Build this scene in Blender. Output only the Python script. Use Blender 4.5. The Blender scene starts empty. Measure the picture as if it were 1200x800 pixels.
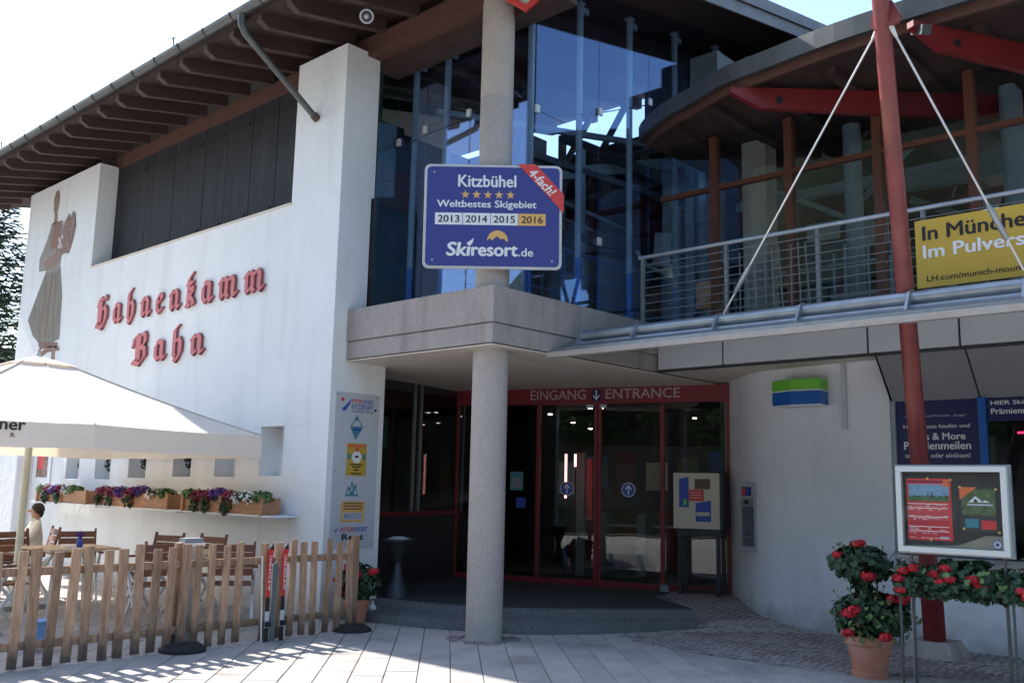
import bpy, math, random
from mathutils import Vector, Matrix
R = random.Random(7)
rad = math.radians
sc = bpy.context.scene
COL = sc.collection

# ------------------------------------------------------------------ camera, world, sun, exposure
yaw, pit, rol = rad(42.5435), rad(8.7808), rad(1.2291)
fw = Vector((math.cos(pit)*math.cos(yaw), math.cos(pit)*math.sin(yaw), math.sin(pit)))
r0 = Vector((math.sin(yaw), -math.cos(yaw), 0)); u0 = r0.cross(fw)
rr = math.cos(rol)*r0 + math.sin(rol)*u0; uu = -math.sin(rol)*r0 + math.cos(rol)*u0
cam = bpy.data.cameras.new('camera'); cam.sensor_width = 36; cam.lens = 1105.12/1200*36
cam.clip_end = 3000; cam.clip_start = 0.05
co = bpy.data.objects.new('camera', cam); COL.objects.link(co)
m = Matrix((rr, uu, -fw)).transposed().to_4x4(); m.translation = Vector((0, 0, 1.6)); co.matrix_world = m
sc.camera = co
SUN = Vector((-0.05, 1.08, 1.0)).normalized()          # towards the sun
w = bpy.data.worlds.new('World'); sc.world = w; w.use_nodes = True
nt = w.node_tree; bg = nt.nodes['Background']
sky = nt.nodes.new('ShaderNodeTexSky'); sky.sky_type = 'NISHITA'; sky.sun_disc = False
sky.sun_elevation = math.asin(SUN.z); sky.sun_rotation = math.atan2(SUN.x, SUN.y)
sky.air_density = 1.1; sky.dust_density = 1.0; sky.ozone_density = 1.6
nt.links.new(sky.outputs[0], bg.inputs[0]); bg.inputs[1].default_value = 0.15
ld = bpy.data.lights.new('sun', 'SUN'); ld.energy = 4.2; ld.angle = rad(0.53); ld.color = (1, 0.95, 0.88)
lo = bpy.data.objects.new('sun', ld); COL.objects.link(lo); lo.rotation_euler = SUN.to_track_quat('Z', 'Y').to_euler()
sc.view_settings.view_transform = 'Standard'; sc.view_settings.look = 'None'
sc.view_settings.exposure = 1.38; sc.view_settings.gamma = 1
sc.cycles.max_bounces = 8; sc.cycles.transparent_max_bounces = 16

# ------------------------------------------------------------------ materials
MATS = {}
def mat(name, col, rough=0.7, metal=0.0, var=0.12, scale=4.0, bump=0.0, bscale=60.0, speck=None, rnd=0.0, grain=None, spec=0.5, emit=None, coat=0.0, stain=None):
    if name in MATS: return MATS[name]
    M = bpy.data.materials.new(name); M.use_nodes = True; MATS[name] = M
    t = M.node_tree; N = t.nodes; L = t.links; b = N['Principled BSDF']
    g = N.new('ShaderNodeNewGeometry'); pos = g.outputs['Position']
    if grain:                                            # stretched wood grain: (sx, sy, sz)
        mp = N.new('ShaderNodeMapping'); mp.inputs['Scale'].default_value = grain; L.new(pos, mp.inputs[0]); vec = mp.outputs[0]
    else: vec = pos
    n = N.new('ShaderNodeTexNoise'); n.inputs['Scale'].default_value = scale; n.inputs['Detail'].default_value = 6; n.inputs['Roughness'].default_value = 0.65
    L.new(vec, n.inputs['Vector'])
    mr = N.new('ShaderNodeMapRange'); mr.inputs[1].default_value = 0.3; mr.inputs[2].default_value = 0.7
    mr.inputs[3].default_value = 1-var; mr.inputs[4].default_value = 1+var; L.new(n.outputs[0], mr.inputs[0])
    mx = N.new('ShaderNodeVectorMath'); mx.operation = 'SCALE'; mx.inputs[0].default_value = col[:3]; L.new(mr.outputs[0], mx.inputs['Scale'])
    out = mx.outputs[0]
    if stain:                                            # (colour, scale, amount)
        n3 = N.new('ShaderNodeTexNoise'); n3.inputs['Scale'].default_value = stain[1]; n3.inputs['Detail'].default_value = 8
        mp3 = N.new('ShaderNodeMapping'); mp3.inputs['Scale'].default_value = stain[3] if len(stain) > 3 else (1, 1, 1)
        L.new(pos, mp3.inputs[0]); L.new(mp3.outputs[0], n3.inputs['Vector'])
        r3 = N.new('ShaderNodeMapRange'); r3.inputs[1].default_value = 0.5; r3.inputs[2].default_value = 0.75; r3.inputs[4].default_value = stain[2]
        L.new(n3.outputs[0], r3.inputs[0])
        m3 = N.new('ShaderNodeMix'); m3.data_type = 'RGBA'; L.new(r3.outputs[0], m3.inputs[0]); L.new(out, m3.inputs[6]); m3.inputs[7].default_value = (*stain[0], 1)
        out = m3.outputs[2]
    if speck:                                            # (colour, scale, threshold)
        v = N.new('ShaderNodeTexVoronoi'); v.inputs['Scale'].default_value = speck[1]; L.new(pos, v.inputs['Vector'])
        sp = N.new('ShaderNodeSeparateColor'); L.new(v.outputs['Color'], sp.inputs[0])
        gt = N.new('ShaderNodeMath'); gt.operation = 'GREATER_THAN'; gt.inputs[1].default_value = speck[2]; L.new(sp.outputs[0], gt.inputs[0])
        ml = N.new('ShaderNodeMath'); ml.operation = 'MULTIPLY'; ml.inputs[1].default_value = 0.75; L.new(gt.outputs[0], ml.inputs[0])
        m4 = N.new('ShaderNodeMix'); m4.data_type = 'RGBA'; L.new(ml.outputs[0], m4.inputs[0]); L.new(out, m4.inputs[6]); m4.inputs[7].default_value = (*speck[0], 1)
        out = m4.outputs[2]
    if rnd:
        oi = N.new('ShaderNodeObjectInfo'); r2 = N.new('ShaderNodeMapRange'); r2.inputs[3].default_value = 1-rnd; r2.inputs[4].default_value = 1+rnd
        L.new(oi.outputs['Random'], r2.inputs[0]); m2 = N.new('ShaderNodeVectorMath'); m2.operation = 'SCALE'
        L.new(out, m2.inputs[0]); L.new(r2.outputs[0], m2.inputs['Scale']); out = m2.outputs[0]
    L.new(out, b.inputs['Base Color'])
    b.inputs['Roughness'].default_value = rough; b.inputs['Metallic'].default_value = metal
    b.inputs['Specular IOR Level'].default_value = spec; b.inputs['Coat Weight'].default_value = coat
    if emit: b.inputs['Emission Color'].default_value = (*emit[0], 1); b.inputs['Emission Strength'].default_value = emit[1]
    if bump:
        nb = N.new('ShaderNodeTexNoise'); nb.inputs['Scale'].default_value = bscale; nb.inputs['Detail'].default_value = 5; L.new(vec, nb.inputs['Vector'])
        bp = N.new('ShaderNodeBump'); bp.inputs['Strength'].default_value = bump; bp.inputs['Distance'].default_value = 0.02
        L.new(nb.outputs[0], bp.inputs['Height']); L.new(bp.outputs[0], b.inputs['Normal'])
    return M
def glass(name, tint, ior=1.6, rough=0.0, coat=(0.8, 0.8, 0.8)):
    M = bpy.data.materials.new(name); M.use_nodes = True; t = M.node_tree; N = t.nodes; L = t.links
    N.remove(N['Principled BSDF']); o = N['Material Output']
    tr = N.new('ShaderNodeBsdfTransparent'); tr.inputs[0].default_value = (*tint, 1)
    gl = N.new('ShaderNodeBsdfGlossy'); gl.inputs['Roughness'].default_value = rough; gl.inputs['Color'].default_value = (*coat, 1)
    g = N.new('ShaderNodeNewGeometry'); dt = N.new('ShaderNodeVectorMath'); dt.operation = 'DOT_PRODUCT'
    L.new(g.outputs['Normal'], dt.inputs[0]); L.new(g.outputs['Incoming'], dt.inputs[1])
    def mth(op, a_, b_):
        q = N.new('ShaderNodeMath'); q.operation = op
        for i_, x_ in enumerate((a_, b_)):
            if x_ is None: continue
            if isinstance(x_, (int, float)): q.inputs[i_].default_value = x_
            else: L.new(x_, q.inputs[i_])
        return q.outputs[0]
    f0 = ((ior-1)/(ior+1))**2                            # Schlick reflectance, the same from both sides of a pane
    sch = mth('ADD', mth('MULTIPLY', mth('POWER', mth('SUBTRACT', 1.0, mth('ABSOLUTE', dt.outputs['Value'], None)), 5.0), 1-f0), f0); n = N.new('ShaderNodeTexNoise'); n.inputs['Scale'].default_value = 0.7; L.new(g.outputs['Position'], n.inputs['Vector'])
    bp = N.new('ShaderNodeBump'); bp.inputs['Strength'].default_value = 0.03; bp.inputs['Distance'].default_value = 0.05; L.new(n.outputs[0], bp.inputs['Height'])
    L.new(bp.outputs[0], gl.inputs['Normal'])
    mx = N.new('ShaderNodeMixShader'); L.new(sch, mx.inputs[0]); L.new(tr.outputs[0], mx.inputs[1]); L.new(gl.outputs[0], mx.inputs[2]); L.new(mx.outputs[0], o.inputs[0])
    return M
plaster = mat('white_plaster', (0.78, 0.79, 0.79), 0.85, var=0.035, scale=1.3, bump=0.5, bscale=8, stain=((0.50, 0.49, 0.46), 1.6, 0.30, (1.6, 1.6, 0.22)))
plaster_r = mat('white_plaster_smooth', (0.74, 0.765, 0.81), 0.8, var=0.04, scale=1.5, bump=0.3, bscale=7, stain=((0.42, 0.43, 0.44), 1.8, 0.3, (1.5, 1.5, 0.25)))
conc = mat('washed_concrete', (0.42, 0.375, 0.35), 0.9, var=0.1, scale=3, bump=0.5, bscale=120, speck=((0.28, 0.24, 0.225), 140, 0.68), stain=((0.17, 0.13, 0.11), 1.6, 0.5, (3, 3, 0.5)))
conc_col = mat('column_concrete', (0.47, 0.42, 0.38), 0.9, var=0.08, scale=3, bump=0.5, bscale=120, speck=((0.34, 0.295, 0.265), 150, 0.7), stain=((0.30, 0.26, 0.23), 1.2, 0.3, (1, 1, 0.3)))
soffit_m = mat('cream_soffit', (0.66, 0.58, 0.49), 0.85, var=0.05, scale=1.2, bump=0.15, bscale=20)
dwood = mat('dark_stained_wood', (0.045, 0.024, 0.020), 0.75, var=0.35, scale=5, grain=(1, 0.6, 4), bump=0.3, bscale=20)
rafterwood = mat('rafter_wood', (0.060, 0.033, 0.030), 0.7, var=0.3, scale=5, grain=(0.5, 6, 6), bump=0.2, bscale=20)
beamwood = mat('red_brown_beam_wood', (0.095, 0.042, 0.030), 0.7, var=0.25, scale=4, grain=(4, 0.5, 4), bump=0.3, bscale=20)
blackwood = mat('blackened_shutter_wood', (0.015, 0.016, 0.021), 0.75, var=0.4, scale=5, grain=(4, 6, 0.7), bump=0.2, bscale=15, stain=((0.045, 0.047, 0.055), 2, 0.5, (1, 2, 0.8)))
gutterm = mat('dark_grey_gutter_metal', (0.10, 0.105, 0.105), 0.45, 0.6, var=0.2, scale=3)
greymetal = mat('galvanised_metal', (0.34, 0.37, 0.40), 0.42, 0.75, var=0.15, scale=6)
greypaint = mat('grey_painted_steel', (0.25, 0.31, 0.36), 0.5, 0.0, var=0.1, scale=5)
bluesteel = mat('blue_painted_steel', (0.03, 0.12, 0.42), 0.45, var=0.1)
darksteel = mat('dark_steel', (0.045, 0.05, 0.058), 0.5, 0.3, var=0.2)
redsteel = mat('red_painted_steel', (0.17, 0.014, 0.016), 0.45, var=0.15, scale=3)
mastred = mat('weathered_red_mast_paint', (0.21, 0.042, 0.042), 0.4, var=0.18, scale=4, stain=((0.5, 0.22, 0.12), 2, 0.3, (2, 2, 0.3)))
frame_red = mat('red_door_frame_paint', (0.20, 0.018, 0.026), 0.45, var=0.08)
orangeframe = mat('orange_brown_frame_paint', (0.11, 0.036, 0.018), 0.55, var=0.3, scale=6)
panelw = mat('pale_metal_fascia', (0.60, 0.64, 0.68), 0.4, 0.1, var=0.03, stain=((0.4, 0.4, 0.38), 2, 0.2))
panelg = mat('grey_slanted_panel', (0.26, 0.26, 0.27), 0.55, 0.1, var=0.06)
fencew = mat('fence_wood', (0.39, 0.235, 0.145), 0.8, var=0.4, scale=5, grain=(7, 7, 0.9), bump=0.4, bscale=20, rnd=0.3, stain=((0.13, 0.085, 0.06), 3, 0.5, (3, 3, 0.6)))
def weather_foot(M):                                     # damp dirt that has crept up the lowest 25 cm of the boards
    t = M.node_tree; N = t.nodes; L = t.links; b = N['Principled BSDF']; src = b.inputs['Base Color'].links[0].from_socket
    g = N.new('ShaderNodeNewGeometry'); sp = N.new('ShaderNodeSeparateXYZ'); L.new(g.outputs['Position'], sp.inputs[0])
    n = N.new('ShaderNodeTexNoise'); n.inputs['Scale'].default_value = 9; L.new(g.outputs['Position'], n.inputs['Vector'])
    a = N.new('ShaderNodeMath'); a.operation = 'MULTIPLY_ADD'; L.new(n.outputs[0], a.inputs[0]); a.inputs[1].default_value = -0.35; L.new(sp.outputs['Z'], a.inputs[2])
    r_ = N.new('ShaderNodeMapRange'); r_.inputs[1].default_value = 0.12; r_.inputs[2].default_value = -0.12; r_.inputs[4].default_value = 0.85; L.new(a.outputs[0], r_.inputs[0])
    m_ = N.new('ShaderNodeMix'); m_.data_type = 'RGBA'; L.new(r_.outputs[0], m_.inputs[0]); L.new(src, m_.inputs[6]); m_.inputs[7].default_value = (0.06, 0.045, 0.038, 1); L.new(m_.outputs[2], b.inputs['Base Color'])
weather_foot(fencew)
def splash(M, h, col, amt):                              # rain splash dirt on the foot of a rendered wall
    t = M.node_tree; N = t.nodes; L = t.links; b = N['Principled BSDF']; src = b.inputs['Base Color'].links[0].from_socket
    g = N.new('ShaderNodeNewGeometry'); sp = N.new('ShaderNodeSeparateXYZ'); L.new(g.outputs['Position'], sp.inputs[0])
    n = N.new('ShaderNodeTexNoise'); n.inputs['Scale'].default_value = 5; n.inputs['Detail'].default_value = 8; L.new(g.outputs['Position'], n.inputs['Vector'])
    a = N.new('ShaderNodeMath'); a.operation = 'MULTIPLY_ADD'; L.new(n.outputs[0], a.inputs[0]); a.inputs[1].default_value = -h*1.6; L.new(sp.outputs['Z'], a.inputs[2])
    r_ = N.new('ShaderNodeMapRange'); r_.inputs[1].default_value = 0; r_.inputs[2].default_value = -h*.8; r_.inputs[4].default_value = amt; L.new(a.outputs[0], r_.inputs[0])
    m_ = N.new('ShaderNodeMix'); m_.data_type = 'RGBA'; L.new(r_.outputs[0], m_.inputs[0]); L.new(src, m_.inputs[6]); m_.inputs[7].default_value = (*col, 1); L.new(m_.outputs[2], b.inputs['Base Color'])
splash(plaster, 0.45, (0.40, 0.37, 0.33), 0.6); splash(plaster_r, 0.45, (0.34, 0.33, 0.32), 0.65)
chairw = mat('teak_chair_wood', (0.20, 0.085, 0.05), 0.6, var=0.25, scale=6, rnd=0.12)
tablew = mat('pale_table_wood', (0.62, 0.45, 0.29), 0.6, var=0.15, scale=6)
boxwood = mat('flower_box_wood', (0.36, 0.18, 0.09), 0.7, var=0.25, scale=4, grain=(3, 1, 8), bump=0.2, bscale=20)
terracotta = mat('terracotta', (0.48, 0.20, 0.13), 0.85, var=0.12, scale=6, stain=((0.6, 0.45, 0.38), 5, 0.3))
tilem = mat('concrete_paver', (0.40, 0.372, 0.345), 0.85, var=0.1, scale=7, bump=0.3, bscale=90, rnd=0.09, stain=((0.2, 0.18, 0.165), 1.7, 0.6))
cobblem = mat('porphyry_sett', (0.225, 0.175, 0.17), 0.8, var=0.4, scale=9, bump=0.3, bscale=50)
mortar = mat('joint_sand', (0.44, 0.41, 0.38), 0.95, var=0.2, scale=20, bump=0.5, bscale=60)
granite = mat('grey_granite_step', (0.17, 0.175, 0.18), 0.7, var=0.1, speck=((0.07, 0.07, 0.08), 110, 0.6), bump=0.2, bscale=100)
matfloor = mat('dark_entrance_mat', (0.035, 0.036, 0.04), 0.9, var=0.15, scale=30, bump=0.4, bscale=80)
groundm = mat('plaza_asphalt', (0.20, 0.19, 0.18), 0.9, var=0.15, scale=2, bump=0.3, bscale=40)
white = mat('white_print', (0.75, 0.76, 0.77), 0.55, var=0.02)
signblue = mat('sign_blue', (0.028, 0.035, 0.22), 0.4, var=0.04)
navy = mat('navy_film', (0.012, 0.018, 0.10), 0.3, var=0.05)
gold = mat('gold_print', (0.72, 0.42, 0.12), 0.5, var=0.04)
yellow = mat('yellow_banner', (0.52, 0.345, 0.045), 0.6, var=0.05, scale=2)
black = mat('black_print', (0.012, 0.012, 0.014), 0.5, var=0.05)
rubber = mat('black_rubber', (0.02, 0.02, 0.022), 0.8, var=0.3, scale=12, bump=0.4, bscale=30)
redp = mat('red_print', (0.62, 0.05, 0.045), 0.5, var=0.05)
orangep = mat('orange_print', (0.70, 0.16, 0.05), 0.5, var=0.05)
bluep = mat('blue_print', (0.03, 0.08, 0.40), 0.45, var=0.05)
tealp = mat('teal_print', (0.06, 0.22, 0.28), 0.5, var=0.1)
greenp = mat('light_green_acrylic', (0.16, 0.52, 0.05), 0.3, var=0.04)
bluea = mat('blue_acrylic', (0.01, 0.11, 0.42), 0.3, var=0.04)
creamm = mat('cream_enamel', (0.58, 0.53, 0.43), 0.5, var=0.04)
boardm = mat('pale_grey_board', (0.52, 0.54, 0.58), 0.5, var=0.03)
umb = mat('white_canvas', (0.84, 0.81, 0.75), 0.9, var=0.02, bump=0.2, bscale=8)
def translucent(M, amt, col):
    t = M.node_tree; N = t.nodes; L = t.links; o = N['Material Output']; b = N['Principled BSDF']
    tl = N.new('ShaderNodeBsdfTranslucent'); tl.inputs[0].default_value = (*col, 1); mx = N.new('ShaderNodeMixShader'); mx.inputs[0].default_value = amt
    L.new(b.outputs[0], mx.inputs[1]); L.new(tl.outputs[0], mx.inputs[2]); L.new(mx.outputs[0], o.inputs[0])
translucent(umb, 0.25, (0.85, 0.68, 0.50))
alum = mat('pale_aluminium_paint', (0.66, 0.68, 0.66), 0.4, 0.2, var=0.03)
lettering_red = mat('lettering_red', (0.55, 0.13, 0.14), 0.6, var=0.08)
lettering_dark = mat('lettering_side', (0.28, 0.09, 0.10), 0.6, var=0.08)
leaf = mat('geranium_leaf', (0.026, 0.062, 0.028), 0.6, var=0.4, scale=14)
leafl = mat('pale_green_leaf', (0.10, 0.18, 0.05), 0.6, var=0.3, scale=14)
needle = mat('spruce_needles', (0.035, 0.065, 0.035), 0.8, var=0.4, scale=2)
bark = mat('bark', (0.10, 0.075, 0.055), 0.9, var=0.3, scale=6, bump=0.6, bscale=20)
crownm = mat('broad_leaf_crown', (0.06, 0.12, 0.03), 0.7, var=0.5, scale=0.8)
petalr = mat('red_petals', (0.48, 0.010, 0.022), 0.6, var=0.5, scale=20)
petalp = mat('purple_petals', (0.10, 0.03, 0.28), 0.6, var=0.3, scale=20)
petalm = mat('magenta_petals', (0.28, 0.015, 0.08), 0.6, var=0.3, scale=20)
petalw = mat('white_petals', (0.75, 0.75, 0.72), 0.6, var=0.1, scale=20)
intdark = mat('dark_interior_wall', (0.05, 0.056, 0.072), 0.8, var=0.3, scale=2)
intred = mat('red_interior_panel', (0.16, 0.02, 0.022), 0.6, var=0.2, scale=2)
intgrey = mat('grey_interior_panel', (0.22, 0.25, 0.27), 0.6, var=0.2, scale=2)
whitebox = mat('white_machine_panel', (0.50, 0.53, 0.56), 0.5, var=0.1)
skin = mat('skin', (0.50, 0.30, 0.22), 0.6, var=0.08)
hairm = mat('dark_hair', (0.02, 0.013, 0.01), 0.6, var=0.3, scale=30)
shirt = mat('white_shirt', (0.72, 0.70, 0.66), 0.8, var=0.04)
trousers = mat('dark_trousers', (0.04, 0.04, 0.05), 0.8)
hillm = mat('alpine_meadow', (0.07, 0.11, 0.04), 0.95, var=0.5, scale=0.02)
hillf = mat('alpine_forest', (0.03, 0.055, 0.025), 0.95, var=0.5, scale=0.05)
gl_clear = glass('clear_glass', (0.88, 0.92, 0.93), 1.62); gl_case = glass('case_glass', (0.97, 0.98, 0.98), 1.3)
gl_up = glass('tinted_hall_glass', (0.86, 0.92, 0.98), 2.0, coat=(0.50, 0.66, 1.0))
gl_wing = glass('wing_glass', (0.88, 0.92, 0.94), 1.5)
gl_edge = glass('greenish_glass', (0.72, 0.86, 0.80), 1.5)
gl_dark = glass('dark_shop_glass', (0.7, 0.73, 0.75), 1.6)

# ------------------------------------------------------------------ mesh helpers
class Fr:                                                # local frame: right, up, out of the surface
    def __init__(s, o, r, u=(0, 0, 1)):
        s.o = Vector(o); s.r = Vector(r).normalized(); s.u = Vector(u).normalized(); s.n = s.r.cross(s.u).normalized()
    def __call__(s, a, b, c=0): return s.o + a*s.r + b*s.u + c*s.n
BOXF = [(0, 3, 2, 1), (4, 5, 6, 7), (0, 1, 5, 4), (1, 2, 6, 5), (2, 3, 7, 6), (3, 0, 4, 7)]
class MB:
    def __init__(s): s.v = []; s.f = []; s.m = []; s.mats = []
    def mi(s, m):
        if m is None: return 0
        if m not in s.mats: s.mats.append(m)
        return s.mats.index(m)
    def add(s, vs, fs, m=None):
        k = len(s.v); s.v += [Vector(p) for p in vs]; s.f += [tuple(i+k for i in f) for f in fs]; s.m += [s.mi(m)]*len(fs); return s
    def box(s, a, b, m=None):
        (x0, y0, z0), (x1, y1, z1) = a, b
        return s.add([(x0, y0, z0), (x1, y0, z0), (x1, y1, z0), (x0, y1, z0), (x0, y0, z1), (x1, y0, z1), (x1, y1, z1), (x0, y1, z1)], BOXF, m)
    def fbox(s, F, a0, a1, b0, b1, c0, c1, m=None):
        return s.add([F(a, b, c) for c in (c0, c1) for a, b in ((a0, b0), (a1, b0), (a1, b1), (a0, b1))], BOXF, m)
    def bar(s, p, q, w_, h=None, up=(0, 0, 1), m=None):
        p = Vector(p); q = Vector(q); d = (q-p).normalized(); h = h or w_
        a = d.cross(Vector(up)); a = a.normalized() if a.length > 1e-4 else Vector((1, 0, 0)); b = a.cross(d)
        return s.add([c + a*(i*w_/2) + b*(j*h/2) for c in (p, q) for i, j in ((-1, -1), (1, -1), (1, 1), (-1, 1))], BOXF, m)
    def tube(s, pts, rs, n=12, caps=True, m=None):
        pts = [Vector(p) for p in pts]
        if not isinstance(rs, (list, tuple)): rs = [rs]*len(pts)
        d0 = (pts[1]-pts[0]).normalized(); a = d0.orthogonal().normalized(); vs = []
        for i, p in enumerate(pts):
            d = (pts[min(i+1, len(pts)-1)] - pts[max(i-1, 0)]).normalized()
            a = (a - a.dot(d)*d).normalized(); b = d.cross(a)
            vs += [p + (a*math.cos(2*math.pi*k/n) + b*math.sin(2*math.pi*k/n))*rs[i] for k in range(n)]
        fs = [(i*n+k, i*n+(k+1) % n, (i+1)*n+(k+1) % n, (i+1)*n+k) for i in range(len(pts)-1) for k in range(n)]
        if caps: fs += [tuple(range(n-1, -1, -1)), tuple((len(pts)-1)*n+k for k in range(n))]
        return s.add(vs, fs, m)
    def lathe(s, c, prof, n=24, m=None):                # prof: (radius, z)
        c = Vector(c); vs = []; L = len(prof)
        for r_, z in prof: vs += [c + Vector((r_*math.cos(2*math.pi*k/n), r_*math.sin(2*math.pi*k/n), z)) for k in range(n)]
        fs = [(i*n+k, i*n+(k+1) % n, (i+1)*n+(k+1) % n, (i+1)*n+k) for i in range(L-1) for k in range(n)]
        fs += [tuple(range(n-1, -1, -1)), tuple((L-1)*n+k for k in range(n))]
        return s.add(vs, fs, m)
    def prism(s, F, poly, c0, c1, m=None):              # polygon in frame (a,b), extruded along the normal
        n = len(poly); vs = [F(a, b, c0) for a, b in poly] + [F(a, b, c1) for a, b in poly]
        ar = sum(poly[i][0]*poly[(i+1) % n][1]-poly[(i+1) % n][0]*poly[i][1] for i in range(n))
        fs = [tuple(range(n-1, -1, -1)), tuple(range(n, 2*n))] + [(i, (i+1) % n, n+(i+1) % n, n+i) for i in range(n)]
        if ar < 0: fs = [f[::-1] for f in fs]
        return s.add(vs, fs, m)
    def disc(s, F, a, b, r_, c0, c1, n=20, m=None, ry=None):
        ry = ry or r_
        return s.prism(F, [(a+r_*math.cos(2*math.pi*k/n), b+ry*math.sin(2*math.pi*k/n)) for k in range(n)], c0, c1, m)
    def mesh(s, name, origin=Vector((0, 0, 0)), mt=None):
        me = bpy.data.meshes.new(name); me.from_pydata([p-origin for p in s.v], [], s.f)
        for x in (s.mats or [mt]): me.materials.append(x)
        if s.mats: me.polygons.foreach_set('material_index', s.m)
        me.update(); return me
WL = {}
def obj(name, mb, mt, parent=None, smooth=False, loc=None, bevel=0, kind=None, label=None):
    o_ = WL[parent] if parent else (Vector(loc) if loc else Vector((0, 0, 0)))
    me = mb.mesh(name, o_, mt); ob = bpy.data.objects.new(name, me); COL.objects.link(ob)
    if parent: ob.parent = parent
    else: ob.location = o_
    WL[ob] = o_
    if smooth:
        me.polygons.foreach_set('use_smooth', [True]*len(me.polygons)); me.update()
        try: me.set_sharp_from_angle(angle=rad(35))
        except Exception: pass
    if bevel:
        b = ob.modifiers.new('bevel', 'BEVEL'); b.width = bevel; b.segments = 2; b.limit_method = 'ANGLE'
    if kind: ob['kind'] = kind
    if label: ob['label'] = label
    return ob
def thing(name, label, cat, loc=(0, 0, 0), group=None):
    o_ = bpy.data.objects.new(name, None); COL.objects.link(o_); o_.location = loc; WL[o_] = Vector(loc)
    o_.empty_display_size = 0.1
    return tag(o_, label, cat, group)
def tag(o_, label, cat, group=None):
    o_['label'] = label; o_['category'] = cat
    if group: o_['group'] = group
    return o_
def dup(o_, loc=None, parent=None):
    c = o_.copy(); COL.objects.link(c); c.parent = parent
    if loc is not None: c.location = loc
    for ch in list(o_.children): dup(ch, None, c)
    return c
def piece(name, me, loc, parent, rot=None, scale=None):  # piece sharing a mesh; loc in world
    ob = bpy.data.objects.new(name, me); COL.objects.link(ob); ob.parent = parent
    ob.location = Vector(loc) - (WL[parent] if parent else Vector((0, 0, 0)))
    if rot: ob.rotation_euler = rot
    if scale: ob.scale = scale
    return ob
def text(mb, body, F, a, b, w_=None, h=None, bold=0.02, c=0.002, shear=0, m=None, align='L', ex=0):
    cu = bpy.data.curves.new('t', 'FONT'); cu.body = body; cu.size = 1;  cu.shear = shear; cu.resolution_u = 3; cu.fill_mode = 'FRONT' if not ex else 'BOTH'; cu.extrude = ex
    ob = bpy.data.objects.new('t', cu); COL.objects.link(ob); bpy.context.view_layer.update()
    me = bpy.data.meshes.new_from_object(ob.evaluated_get(bpy.context.evaluated_depsgraph_get()))
    vs = [v.co.copy() for v in me.vertices]; fs = [tuple(p.vertices) for p in me.polygons]
    x0 = min(v.x for v in vs); x1 = max(v.x for v in vs); y0 = min(v.y for v in vs); y1 = max(v.y for v in vs)
    sy = h/(y1-y0) if h else None; sx = w_/(x1-x0) if w_ else sy
    if sy is None: sy = sx
    W = (x1-x0)*sx; off = {'L': 0, 'C': -W/2, 'R': -W}[align]
    e = min(bold, 0.06)*0.6; e = 0 if bold < 0.011 else e
    for q, (ex_, ey_) in enumerate(((0, 0), (-e, 0), (e, 0), (0, -e*.7), (0, e*.7)) if e else ((0, 0),)):
        mb.add([F(a+off+(v.x-x0+ex_)*sx, b+(v.y-y0+ey_)*sy, c+v.z+q*0.00025) for v in vs], fs, m)
    bpy.data.objects.remove(ob); bpy.data.meshes.remove(me); bpy.data.curves.remove(cu)
    return mb
def line_of(label): return label

# ------------------------------------------------------------------ ground
struct = dict(kind='structure')
def ground_sheet():
    mb = MB(); n = 24
    xs = [-900+i*1800/n for i in range(n+1)]
    mb.add([(x, y, -0.07) for y in xs for x in xs], [(j*(n+1)+i, j*(n+1)+i+1, (j+1)*(n+1)+i+1, (j+1)*(n+1)+i) for j in range(n) for i in range(n)])
    obj('ground', mb, groundm, kind='structure')
ground_sheet()
# cobbled apron: boundary polygon in plan and gentle ramp towards the door
COB = [(9.98, 6.12), (9.35, 6.28), (8.85, 6.42), (8.60, 5.9), (8.52, 5.2), (8.56, 4.4), (8.63, 3.7), (9.1, 3.15), (9.5, 2.4), (10.0, 1.0), (11.2, 1.0), (11.2, 3.9), (10.95, 4.2), (10.93, 4.8), (11.02, 5.3), (11.15, 5.75), (11.4, 6.15), (12.1, 6.85), (11.72, 7.5), (10.9, 7.1)]
def inside(p, poly):
    x, y = p; c = False; n = len(poly)
    for i in range(n):
        x0, y0 = poly[i]; x1, y1 = poly[(i+1) % n]
        if (y0 > y) != (y1 > y) and x < (x1-x0)*(y-y0)/(y1-y0)+x0: c = not c
    return c
def rampz(x, y):
    t = ((x-9.9)*0.72 + (y-5.9)*0.69)/1.9; t = max(0, min(1, t)); return 0.2*t*t*(3-2*t)
# paving: tiles laid at 46 degrees
ja = rad(46.2); TU = Vector((math.cos(ja), math.sin(ja), 0)); TV = Vector((math.sin(ja), -math.cos(ja), 0)); T0 = Vector((5.709, 5.849, 0))
TW, TL = 0.282, 0.42
paving = obj('pavement', MB().add([(-8, -8, -0.02), (11.4, -8, -0.02), (11.4, 24, -0.02), (-8, 24, -0.02)], [(0, 1, 2, 3)]), mortar, kind='structure')
def tile_mb(): 
    b = 0.004; mb = MB(); g = 0.004; a0, a1, b0, b1 = g, TW-g, 0.002, TL-0.002
    vs = [(a0, b0, -0.03), (a1, b0, -0.03), (a1, b1, -0.03), (a0, b1, -0.03), (a0, b0, -b), (a1, b0, -b), (a1, b1, -b), (a0, b1, -b), (a0+b, b0+b, 0), (a1-b, b0+b, 0), (a1-b, b1-b, 0), (a0+b, b1-b, 0)]
    F = [(8, 9, 10, 11)] + [(i, (i+1) % 4, 4+(i+1) % 4, 4+i) for i in range(4)] + [(4+i, 4+(i+1) % 4, 8+(i+1) % 4, 8+i) for i in range(4)]
    vs = [TV*x + TU*y + Vector((0, 0, z)) for x, y, z in vs]
    return vs, [f[::-1] for f in F]
tv, tf = tile_mb()
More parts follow.
